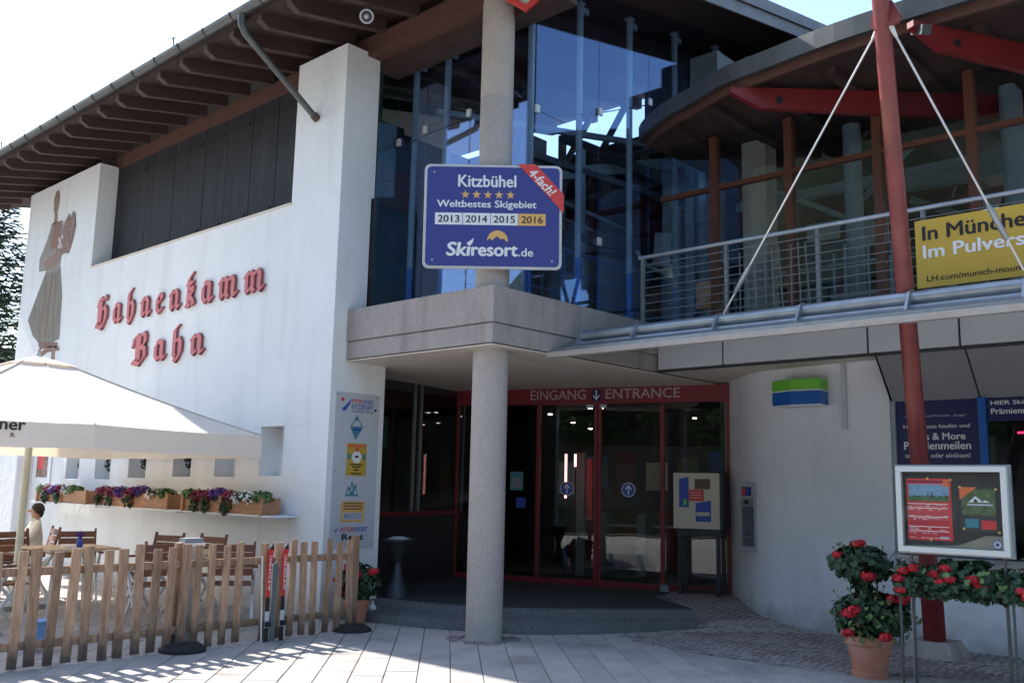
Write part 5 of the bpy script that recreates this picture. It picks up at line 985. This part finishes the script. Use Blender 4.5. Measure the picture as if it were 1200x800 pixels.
# ------------------------------------------------------------------ picket fence (two panels)
def fence(label, x0, n, sp, skip=(), end=True):
    f = thing('picket_fence', label, 'fence', (x0, 8.6, 0), 'picket fence panels round the terrace')
    mes = [MB().box((-0.04, -0.012, 0), (0.04, 0.012, h)).mesh('picket', Vector((0, 0, 0)), fencew) for h in (0.975, 0.985, 0.96)]
    for k in range(n):
        if k in skip: continue
        ob = piece('picket', mes[k % 3], (x0+k*sp+R.uniform(-.011, .011), 8.585, 0.0+R.uniform(0, .02)), f, (R.uniform(-.01, .01), R.uniform(-0.028, 0.028), R.uniform(-.04, .04)), (R.uniform(.86, 1.1), 1, R.uniform(.975, 1.015)))
    for z in (0.80, 0.19): obj('rail', MB().box((x0-0.05, 8.60, z-0.035), (x0+(n-1)*sp+0.05, 8.63, z+0.035)), fencew, f, bevel=0.003)
    return f
f1 = fence('left picket fence panel in front of the terrace tables', 0.97, 26, 0.152)
f2 = fence('right picket fence panel beside the skis ending at the geranium pot', 4.90, 13, 0.1555, skip=(4,))
obj('end_post', MB().box((4.70, 8.64, 0), (4.78, 8.70, 1.0)), fencew, f1); obj('end_post', MB().box((6.83, 8.60, 0), (6.90, 8.67, 1.02)), fencew, f2)
obj('foot', MB().lathe((4.78, 8.55, 0), [(0.22, 0), (0.22, 0.03), (0.16, 0.07), (0.03, 0.075)], 20), rubber, f1, smooth=True); obj('foot', MB().lathe((6.80, 8.55, 0), [(0.22, 0), (0.21, 0.03), (0.15, 0.065), (0.03, 0.07)], 20), rubber, f2, smooth=True)
# skis
def ski(x, lab):
    s = thing('ski', lab, 'ski', (x, 8.5, 0), 'red skis leaning on the fence')
    Fk = Fr((x, 8.50, 0), (1, 0.0, 0), (0.02, 0.04, 1))
    def outline(b0, b1, n=10):
        L_, R_ = [], []
        for i in range(n+1):
            b = b0+(b1-b0)*i/n; t = b/0.98; w_ = 0.021+0.010*(abs(t-0.35)/0.65)**1.6; 
            if t > 0.93: w_ *= max(0.12, (1-t)/0.07)
            o = 0.03*max(0, t-0.85)/0.15
            L_.append((-w_+o, b)); R_.append((w_+o, b))
        return R_ + L_[::-1]
    for nme, b0, b1, mm in (('ski_tip', 0.915, 0.979, black), ('red_top', 0.44, 0.915, mat('ski_red', (0.62, 0.03, 0.03), 0.3, coat=0.5)), ('dark_middle', 0.30, 0.44, black), ('pale_patch', 0.14, 0.30, boardm), ('ski_tail', 0.0, 0.14, black)): obj(nme, MB().prism(Fk, outline(b0, b1), 0, 0.012), mm, s)
    mb = MB(); TF_ = Fr(Fk(0.021, 0.50, 0.013), Fk.u, -Fk.r); text(mb, 'ATOMIC', TF_, 0, 0.004, 0.36, 0.026, 0.02, 0.001, 0, white); obj('ski_lettering', mb, None, s)
    obj('binding', MB().fbox(Fk, -0.026, 0.026, 0.15, 0.20, 0.0125, 0.05), black, s)
    return s
ski(5.66, 'left red ski with black tip and white lettering leaning on the fence'); ski(5.84, 'right red ski with black tip and white lettering leaning on the fence')
tag(obj('ski_pole', MB().tube([(5.61, 8.50, 0), (5.60, 8.55, 0.85)], 0.009, 8), alum, loc=(5.6, 8.5, 0)), 'thin silver ski pole leaning beside the left red ski', 'ski pole')
tag(obj('grey_ski', MB().prism(Fr((5.755, 8.54, 0), (1, 0, 0)), [(-0.03, 0), (0.03, 0), (0.022, .4), (0.035, 0.72), (0.01, 0.8), (-0.03, 0.74), (-0.022, .4)], 0, 0.012), mat('dark_grey_ski', (0.12, 0.15, 0.16), 0.4), loc=(5.75, 8.54, 0)), 'shorter dark grey ski between the two red skis', 'ski')

# ------------------------------------------------------------------ parasol
ux, uy = 4.76, 12.66; zb, ztp = 1.905, 2.18
pr = thing('terrace_parasol', 'large white square parasol over the terrace tables', 'parasol', (ux, uy, 0))
rim = [(6.82, 10.58), (4.53, 10.28), (2.75, 10.5), (2.55, 12.66), (2.7, 14.75), (4.76, 14.95), (6.8, 14.75), (6.9, 12.66)]
cv = MB(); top_r = 0.32; zc = 3.02
ring0 = [(ux+(x-ux)*0.14, uy+(y-uy)*0.14) for x, y in rim]
for i in range(8):
    x0, y0 = rim[i]; x1, y1 = rim[(i+1) % 8]; a0 = ring0[i]; a1 = ring0[(i+1) % 8]; rows = 6; cols = 5; vs = []
    for r_ in range(rows+1):
        t = r_/rows
        for c_ in range(cols+1):
            s = c_/cols; px_ = (x0+(x1-x0)*s)*(1-t)+(a0[0]+(a1[0]-a0[0])*s)*t; py_ = (y0+(y1-y0)*s)*(1-t)+(a0[1]+(a1[1]-a0[1])*s)*t
            z = ztp+(zc-ztp)*t - 0.05*math.sin(math.pi*s)*(1-t)*(0.25+t) - 0.03*math.sin(math.pi*t)
            vs.append((px_, py_, z))
    cv.add(vs, [(r_*(cols+1)+c_, r_*(cols+1)+c_+1, (r_+1)*(cols+1)+c_+1, (r_+1)*(cols+1)+c_) for r_ in range(rows) for c_ in range(cols)])
obj('canopy', cv, umb, pr, smooth=True)
for i in range(8):
    x0, y0 = rim[i]; a0 = ring0[i]; obj('seam', MB().tube([(x0+(a0[0]-x0)*k/6, y0+(a0[1]-y0)*k/6, ztp+(zc-ztp)*k/6-0.03*math.sin(math.pi*k/6)+0.006) for k in range(7)], 0.009, 6), mat('canvas_seam', (0.55, 0.50, 0.43), 0.9), pr)
vt = MB(); ring1 = [(ux+(x-ux)*0.17, uy+(y-uy)*0.17) for x, y in rim]
vt.add([(x, y, zc+0.0) for x, y in ring1]+[(ux, uy, 3.15)], [(i, (i+1) % 8, 8) for i in range(8)]); obj('vent_cap', vt, umb, pr)
obj('finial', MB().lathe((ux, uy, 3.13), [(0.04, 0), (0.04, 0.03), (0.01, 0.08)], 12), alum, pr)
for i in range(8):
    x0, y0 = rim[i]; x1, y1 = rim[(i+1) % 8]; n = 8; vs = []; dx, dy = (y1-y0), -(x1-x0); L = math.hypot(dx, dy); dx /= L; dy /= L
    for k in range(n+1):
        s = k/n; sag = 0.05*math.sin(math.pi*s)*0.25
        for z, o_x in ((ztp-sag-0.002, 0.0), ((ztp+zb)/2-sag*.5, 0.008*math.sin(9*s+i)), (zb+0.008*math.sin(7*s+i), 0.012*math.sin(11*s+i))): vs.append((x0+(x1-x0)*s+dx*o_x*0, y0+(y1-y0)*s+o_x*(1 if abs(dy) > .5 else 0), z))
    obj('valance', MB().add(vs, [(3*k+j, 3*k+3+j, 3*k+4+j, 3*k+1+j) for k in range(n) for j in range(2)]), umb, pr)
    obj('rib', MB().bar((x0*0.99+ux*.01, y0*.99+uy*.01, ztp-0.03), (ux+(x0-ux)*.05, uy+(y0-uy)*.05, zc-0.09), 0.025, 0.03), alum, pr)
    obj('strut', MB().bar((ux+(x0-ux)*.5, uy+(y0-uy)*.5, (ztp+zc)/2-0.07), (ux+(x0-ux)*.03, uy+(y0-uy)*.03, 2.05), 0.02, 0.02), alum, pr)
obj('pole', MB().tube([(ux, uy, 0.05), (ux, uy, 3.0)], 0.045, 16), mat('cream_green_pole', (0.62, 0.64, 0.54), 0.4), pr, smooth=True); obj('base', MB().box((ux-.35, uy-.35, 0), (ux+.35, uy+.35, 0.06)), greymetal, pr)
VF = Fr((4.53, 10.28, 0), Vector((4.53, 10.28, 0))-Vector((2.75, 10.5, 0))); mb = MB(); text(mb, 'nner', VF, -0.70, 2.075, 0.33, 0.08, 0.04, 0.03, 0, black, 'R'); text(mb, 'R', VF, -0.79, 2.0, 0.04, 0.045, 0.02, 0.03, 0, black, 'R'); obj('valance_lettering', mb, None, pr)

# ------------------------------------------------------------------ terrace furniture
def chair(loc, rot, label, back=0.36):
    t = thing('folding_chair', label, 'chair', (0, 0, 0), 'wooden folding chairs on the terrace')
    for k in range(4): obj('seat_slat', MB().box((-0.21, -0.2+k*0.105, 0.43), (0.21, -0.2+k*0.105+0.09, 0.45)), chairw, t)
    FB = Fr((0, 0.23, 0.5), (1, 0, 0), (0, 0.2, 1))
    for k in range(4): obj('back_slat', MB().fbox(FB, -0.21, 0.21, 0.05+k*0.09, 0.05+k*0.09+0.078, 0, 0.018), chairw, t)
    for s in (-1, 1):
        obj('leg', MB().bar((s*0.23, -0.25, 0), (s*0.23, 0.28, 0.62), 0.03, 0.03), alum, t); obj('leg', MB().bar((s*0.23, 0.26, 0), (s*0.23, -0.22, 0.62), 0.03, 0.03), alum, t)
        obj('armrest', MB().box((s*0.25-.025, -0.24, 0.63), (s*0.25+.025, 0.25, 0.655)), chairw, t); obj('back_post', MB().bar((s*0.22, 0.22, 0.5), (s*0.22, 0.31, 0.93), 0.025, 0.03), chairw, t)
    t.location = loc; t.rotation_euler = (0, 0, rot); return t
c0_ = chair((4.95, 12.95, 0), 0.25, 'wooden folding chair behind the table under the first flower box')
def more(loc, rot, label):
    c = dup(c0_, loc); c.rotation_euler = (0, 0, rot); c['label'] = label
more((5.55, 12.75, 0), -0.3, 'wooden folding chair nearest the lit wall behind the table')
more((5.95, 11.55, 0), -1.2, 'left of two wooden folding chairs against the white wall')
more((6.25, 11.05, 0), -1.35, 'right of two wooden folding chairs against the white wall')
more((4.1, 11.3, 0), 1.7, 'wooden folding chair in front of the parasol pole')
more((5.35, 10.3, 0), 3.0, 'wooden folding chair with its back to the picket fence')
more((3.55, 10.6, 0), 2.2, 'wooden folding chair at the far left behind the fence')
more((6.1, 9.9, 0), 2.6, 'wooden folding chair behind the skis')
def table(cx, cy, label, r_=0):
    t = thing('terrace_table', label, 'table', (cx, cy, 0)); o_t = WL[t]
    for k in range(5): obj('table_board', MB().box((cx-0.42, cy-0.42+k*0.17, 0.75), (cx+0.42, cy-0.42+k*0.17+0.163, 0.78)), tablew, t)
    for sx in (-1, 1):
        for sy in (-1, 1): obj('leg', MB().bar((cx+sx*0.36, cy+sy*0.36, 0), (cx+sx*0.3, cy+sy*0.3, 0.75), 0.04), alum, t)
    return t
table(5.02, 11.75, 'wooden terrace table with a blue vase beside the parasol pole'); table(3.7, 11.9, 'wooden terrace table at the far left edge'); table(5.75, 10.35, 'wooden terrace table behind the picket fence near the skis')
v = thing('table_vase', 'small blue vase with flowers on the terrace table', 'vase', (5.05, 11.6, 0.78)); obj('vase_body', MB().lathe((5.05, 11.6, 0.78), [(0.03, 0.0), (0.04, 0.05), (0.02, 0.1), (0.025, 0.12)], 14), bluep, v, smooth=True); mb = MB(); leaves(mb, (5.05, 11.6, 0.93), (0.05, 0.05, 0.05), 40, 0.02, petalp, 0.1); obj('posy', mb, None, v)
tag(obj('napkin_stack', MB().box((4.86, 11.55, 0.782), (4.99, 11.68, 0.80)), white, loc=(4.92, 11.6, 0.78)), 'white paper napkins beside the blue vase', 'napkins')
mb = MB(); mb.box((4.93, 8.82, 0.0), (5.03, 8.9, 0.95), greymetal); mb.box((4.87, 8.8, 0.951), (5.09, 8.95, 0.985), white); mb.box((4.88, 8.82, 0.986), (5.08, 8.94, 1.03), intgrey); t = tag(obj('menu_stand', mb, None, loc=(4.98, 8.86, 0)), 'small grey stand with a pale top between the two fence panels', 'stand')
for x, lb_ in ((2.9, 'leftmost blue crate standing behind the fence'), (3.7, 'blue crate behind the fence left of the table legs')):
    t = thing('blue_crate', lb_, 'crate', (x, 9.3, 0)); obj('crate_body', MB().box((x, 9.3, 0.06), (x+0.17, 9.5, 0.26)), mat('light_blue_plastic', (0.12, 0.3, 0.62), 0.5), t, bevel=0.01); obj('crate_rim', MB().box((x-.01, 9.29, 0.262), (x+0.18, 9.51, 0.28)), mat('light_blue_plastic', (0.12, 0.3, 0.62), 0.5), t)

# seated person
def person():
    t = thing('person', 'person in a white shirt with dark hair seated behind the parasol pole', 'person', (5.35, 13.75, 0))
    me = bpy.data.meshes.new('body'); P = Vector((5.35, 13.75, 0))
    V = [(0, 0, .50), (0, 0.02, .72), (0, 0.03, .92), (0, 0.01, 1.02), (0, 0.0, 1.08), (0, -0.01, 1.15), (0, -0.01, 1.21),
         (-.17, 0.02, .97), (-.22, -0.10, .75), (-.18, -0.32, .68), (-.15, -.40, .69), (.17, 0.02, .97), (.22, -0.10, .75), (.18, -0.32, .68), (.15, -.40, .69),
         (-.10, -0.02, .50), (-.12, -0.42, .50), (-.12, -0.42, .10), (-.12, -.52, .05), (.10, -0.02, .50), (.12, -0.42, .50), (.12, -0.42, .10), (.12, -.52, .05)]
    E_ = [(0, 1), (1, 2), (2, 3), (3, 4), (4, 5), (5, 6), (2, 7), (7, 8), (8, 9), (9, 10), (2, 11), (11, 12), (12, 13), (13, 14), (0, 15), (15, 16), (16, 17), (17, 18), (0, 19), (19, 20), (20, 21), (21, 22)]
    RD = [.14, .13, .15, .05, .065, .08, .05, .055, .045, .035, .025, .055, .045, .035, .025, .09, .07, .05, .035, .09, .07, .05, .035]
    a = rad(-100); ca, sa = math.cos(a), math.sin(a)
    me.from_pydata([(x*ca-y*sa, x*sa+y*ca, z) for x, y, z in V], E_, []); ob = bpy.data.objects.new('body', me); COL.objects.link(ob); ob.parent = t; WL[ob] = P
    sk_ = ob.modifiers.new('skin', 'SKIN'); me.skin_vertices.new() if not me.skin_vertices else None
    for i, r_ in enumerate(RD): me.skin_vertices[0].data[i].radius = (r_, r_)
    me.skin_vertices[0].data[0].use_root = True
    sb = ob.modifiers.new('sub', 'SUBSURF'); sb.levels = 2; sb.render_levels = 2
    bm2 = bpy.context.evaluated_depsgraph_get(); m2 = bpy.data.meshes.new_from_object(ob.evaluated_get(bm2))
    ob.modifiers.clear(); ob.data = m2
    for mm in (skin, shirt, trousers): m2.materials.append(mm)
    for p in m2.polygons:
        p.use_smooth = True; c = p.center; ly = -(c.x*-sa + c.y*ca) if False else 0
        r_xy = math.hypot(c.x, c.y)
        p.material_index = 2 if c.z < 0.56 else (0 if c.z > 1.02 or (r_xy > 0.30 and c.z < .76) else 1)
    hair = MB(); h = P + Vector((0.02, 0.0, 1.15)); ring = [(0.01, .102), (.05, .092), (.08, .055), (.09, .01), (.078, -.035), (.055, -.06)]
    hair.lathe(h, ring[::-1], 16); hair.lathe(P+Vector((0.05, 0, 1.09)), [(.03, -.04), (.05, 0), (.055, .05), (.03, .08)], 12); obj('hair', hair, hairm, t, smooth=True)
    obj('nose', MB().tube([P+Vector((-0.06, 0.012, 1.15)), P+Vector((-0.098, 0.02, 1.13))], [0.02, 0.01], 8), skin, t, smooth=True)
    obj('collar', MB().lathe(P+Vector((0, 0.005, 1.0)), [(.075, 0), (.06, .04), (.058, .045)], 14), shirt, t, smooth=True)
person()
more((5.32, 13.75, 0), rad(-100), 'wooden folding chair the seated person sits on')

# ------------------------------------------------------------------ flower boxes and niche plants
shelf = thing('wall_shelf', 'long thin pale shelf under the wall flower boxes', 'shelf', (6.8, 13.5, 1.15)); obj('shelf_board', MB().box((6.62, 9.95, 1.175), (6.99, 17.3, 1.195)), plaster_r, shelf)
for y in (10.1, 12.35, 14.9, 17.1): obj('shelf_bracket', MB().box((6.66, y-.01, 1.15), (6.99, y+.01, 1.174)), plaster_r, shelf)
def flowerbox(ya, yb, label, cols):
    t = thing('flower_box', label, 'flower box', (6.7, (ya+yb)/2, 1.196), 'wooden flower boxes on the facade shelf'); mid = (ya+yb)/2
    for a, b in ((ya, mid-0.01), (mid+0.01, yb)): obj('box', MB().box((6.64, a, 1.196), (6.90, b, 1.40)), boxwood, t, bevel=0.006)
    for y in (ya, mid-0.01, yb): obj('corner_post', MB().box((6.61, y-0.03, 1.19), (6.64, y+0.03, 1.42)), boxwood, t)
    fol = MB(); L = yb-ya
    for k, (cf, cm, hz) in enumerate(cols):
        y = yb-(cf)*L; leaves(fol, (6.72, y, 1.40), (0.13, L*0.085, 0.075), 170, 0.026, leaf if cm is not None else leafl, 0.2)
        if cm is None: leaves(fol, (6.68, y, 1.42), (0.12, L*0.07, 0.075), 110, 0.024, leafl, 0.2)
        if cm is petalm: leaves(fol, (6.60, y, 1.30), (0.06, L*0.06, 0.12), 60, 0.03, leaf, 0.1)
    obj('foliage', fol, None, t, kind='stuff')
    for k, (cf, cm, hz) in enumerate(cols):
        if cm is None: continue
        y = yb-(cf)*L; mb = MB(); leaves(mb, (6.68, y, 1.40+hz), (0.13, L*0.07, 0.095), 240 if cm is not petalw else 100, 0.021, cm, 0.5); obj('flower', mb, None, t)
flowerbox(15.15, 17.05, 'leftmost flower box with dark red blooms and one bare wooden end', [(0.05, None, 0), (0.2, petalm, 0.0), (0.32, petalp, 0), (0.45, petalm, 0), (0.6, petalw, 0), (0.7, leaf and None, 0)])
flowerbox(12.55, 14.75, 'middle flower box with magenta and violet petunias', [(0.05, petalm, 0), (0.2, petalm, 0), (0.33, petalp, 0), (0.5, petalm, 0), (0.6, petalp, 0.03), (0.78, petalw, 0), (0.92, None, 0)])
flowerbox(10.2, 12.12, 'rightmost flower box with magenta, violet and white petunias', [(0.05, None, 0), (0.18, petalm, 0), (0.32, petalm, 0), (0.42, petalp, 0.03), (0.58, petalm, 0), (0.7, petalw, 0), (0.85, petalw, 0), (0.95, None, 0)])
for i, (a, b, z0, z1) in enumerate(NI[2:], 0):
    t = thing('niche_plant', ['small green plant in the niche above the middle flower box right end', 'dark green plant in the niche above the middle flower box left end', 'green plant in the niche above the gap left of the middle flower box', 'tiny plant in the leftmost niche beside the poster'][i], 'plant', (7.14, a+0.12, z0))
    obj('niche_pot', MB().lathe((7.14, a+0.13, z0), [(0.05, 0), (0.065, 0.1)], 12), darksteel, t); mb = MB(); leaves(mb, (7.12, a+0.17, z0+0.25), (0.12, 0.14, 0.13) if i < 3 else (0.06, .06, .08), 120, 0.03, leaf, 0.1); obj('foliage', mb, None, t, kind='stuff'); obj('painted_niche_shade', MB().box((7.05, a+.005, z0+.005), (7.25, a+0.03, z1-0.01)), darksteel, t)  # last part: dark slab painted in as the shade on the niche's right side
tag(obj('wall_tap', MB().tube([(6.98, 10.0, 1.19), (6.9, 10.0, 1.19), (6.88, 10.0, 1.12)], 0.014, 8), greymetal, loc=(6.98, 10, 1.19)), 'small metal tap on the wall right of the flower boxes', 'tap')

# ------------------------------------------------------------------ trees
def spruce(cx, cy, h, w_, label):
    t = thing('spruce_tree', label, 'tree', (cx, cy, 0)); obj('trunk', MB().tube([(cx, cy, 0), (cx, cy, h*0.6), (cx, cy, h)], [0.3, 0.16, 0.02], 10), bark, t, smooth=True)
    mb = MB(); bmb = MB(); lv = 26
    for i in range(lv):
        z = h*(0.12+0.86*i/lv); rl = w_*(1-(z/h))**0.75+0.15; nb = 9
        for k in range(nb):
            a = 2*math.pi*k/nb + i*0.7 + R.uniform(-.2, .2); L = rl*R.uniform(0.75, 1.1); e = Vector((math.cos(a), math.sin(a), 0)); s = Vector((cx, cy, z))
            tip = s + e*L + Vector((0, 0, L*0.12 - 0.25)); bmb.bar(s, tip, 0.03)
            for q in range(int(44*L/1.5)+10):
                u_ = R.uniform(0.15, 1); p = s.lerp(tip, u_) + Vector((0, 0, -0.25*math.sin(math.pi*u_)))
                sd = e.cross(Vector((0, 0, 1))); wv = (1-u_*0.7)*0.42*L/2
                c_ = p + sd*R.uniform(-wv, wv) + Vector((0, 0, R.uniform(-.2, .05))); dr = (e*0.6+sd*R.uniform(-.8, .8)+Vector((0, 0, R.uniform(-.5, .35)))).normalized()*R.uniform(.18, .38); wd = dr.cross(Vector((R.uniform(-1, 1), R.uniform(-1, 1), 1))).normalized()*0.026
                mb.add([c_-wd, c_+dr*0.6-wd*1.2, c_+dr, c_+dr*0.6+wd*1.2, c_+wd], [(0, 1, 2, 3, 4)])
    obj('crown', mb, needle, t, kind='stuff'); obj('limbs', bmb, bark, t)
spruce(9.2, 30.0, 11.6, 3.5, 'dark green spruce left of the station building')
def broad(cx, cy, h, label, grp):
    t = thing('broadleaf_tree', label, 'tree', (cx, cy, 0), grp); obj('trunk', MB().tube([(cx, cy, 0), (cx+.2, cy, h*0.4), (cx, cy, h*0.7)], [0.28, 0.2, 0.08], 10), bark, t, smooth=True)
    mb = MB()
    for k in range(16):
        a = R.uniform(0, 6.28); r_ = R.uniform(0, h*0.28); leaves(mb, (cx+r_*math.cos(a), cy+r_*math.sin(a), h*R.uniform(0.45, 0.85)), (h*.16, h*.16, h*.12), 170, 0.16, None, 0.4)
    obj('crown', mb, crownm, t, kind='stuff')
for k, (x, y, h) in enumerate(((-16, 3, 8), (-19, 10, 9), (-17, 6.5, 10), (-14, 17, 7), (-18, 14, 9), (-8, -16, 8), (4, -20, 9), (15, -22, 8))): broad(x, y, h, 'leafy tree across the plaza, seen only mirrored in the entrance glass', 'trees mirrored in the glass')
hs = thing('opposite_house', 'red brown chalet across the plaza mirrored in the door glass', 'house', (-24, 6, 0)); obj('wall', MB().box((-28, -2, 0), (-22, 12, 5)), mat('chalet_render', (0.22, 0.20, 0.18), 0.8), hs); obj('upper_wall', MB().box((-28.05, -2.05, 5), (-21.95, 12.05, 7.5)), mat('chalet_wood', (0.16, 0.06, 0.04), 0.8), hs); obj('roof', MB().prism(Fr((-21, 0, 0), (0, -1, 0)), [(-13, 7.4), (3, 7.4), (-5, 10.5)], -8, 0), dwood, hs)
for k in range(5): obj('window', MB().box((-21.99, -0.8+k*2.6, 1.4), (-21.94, 0.4+k*2.6, 3.0)), intgrey, hs)
tag(obj('clipped_hedge', MB().box((-10.5, -2, 0), (-9.6, 16, 0.95)), leaf, loc=(-10, 7, 0)), 'low green hedge across the plaza mirrored in the door glass', 'hedge')
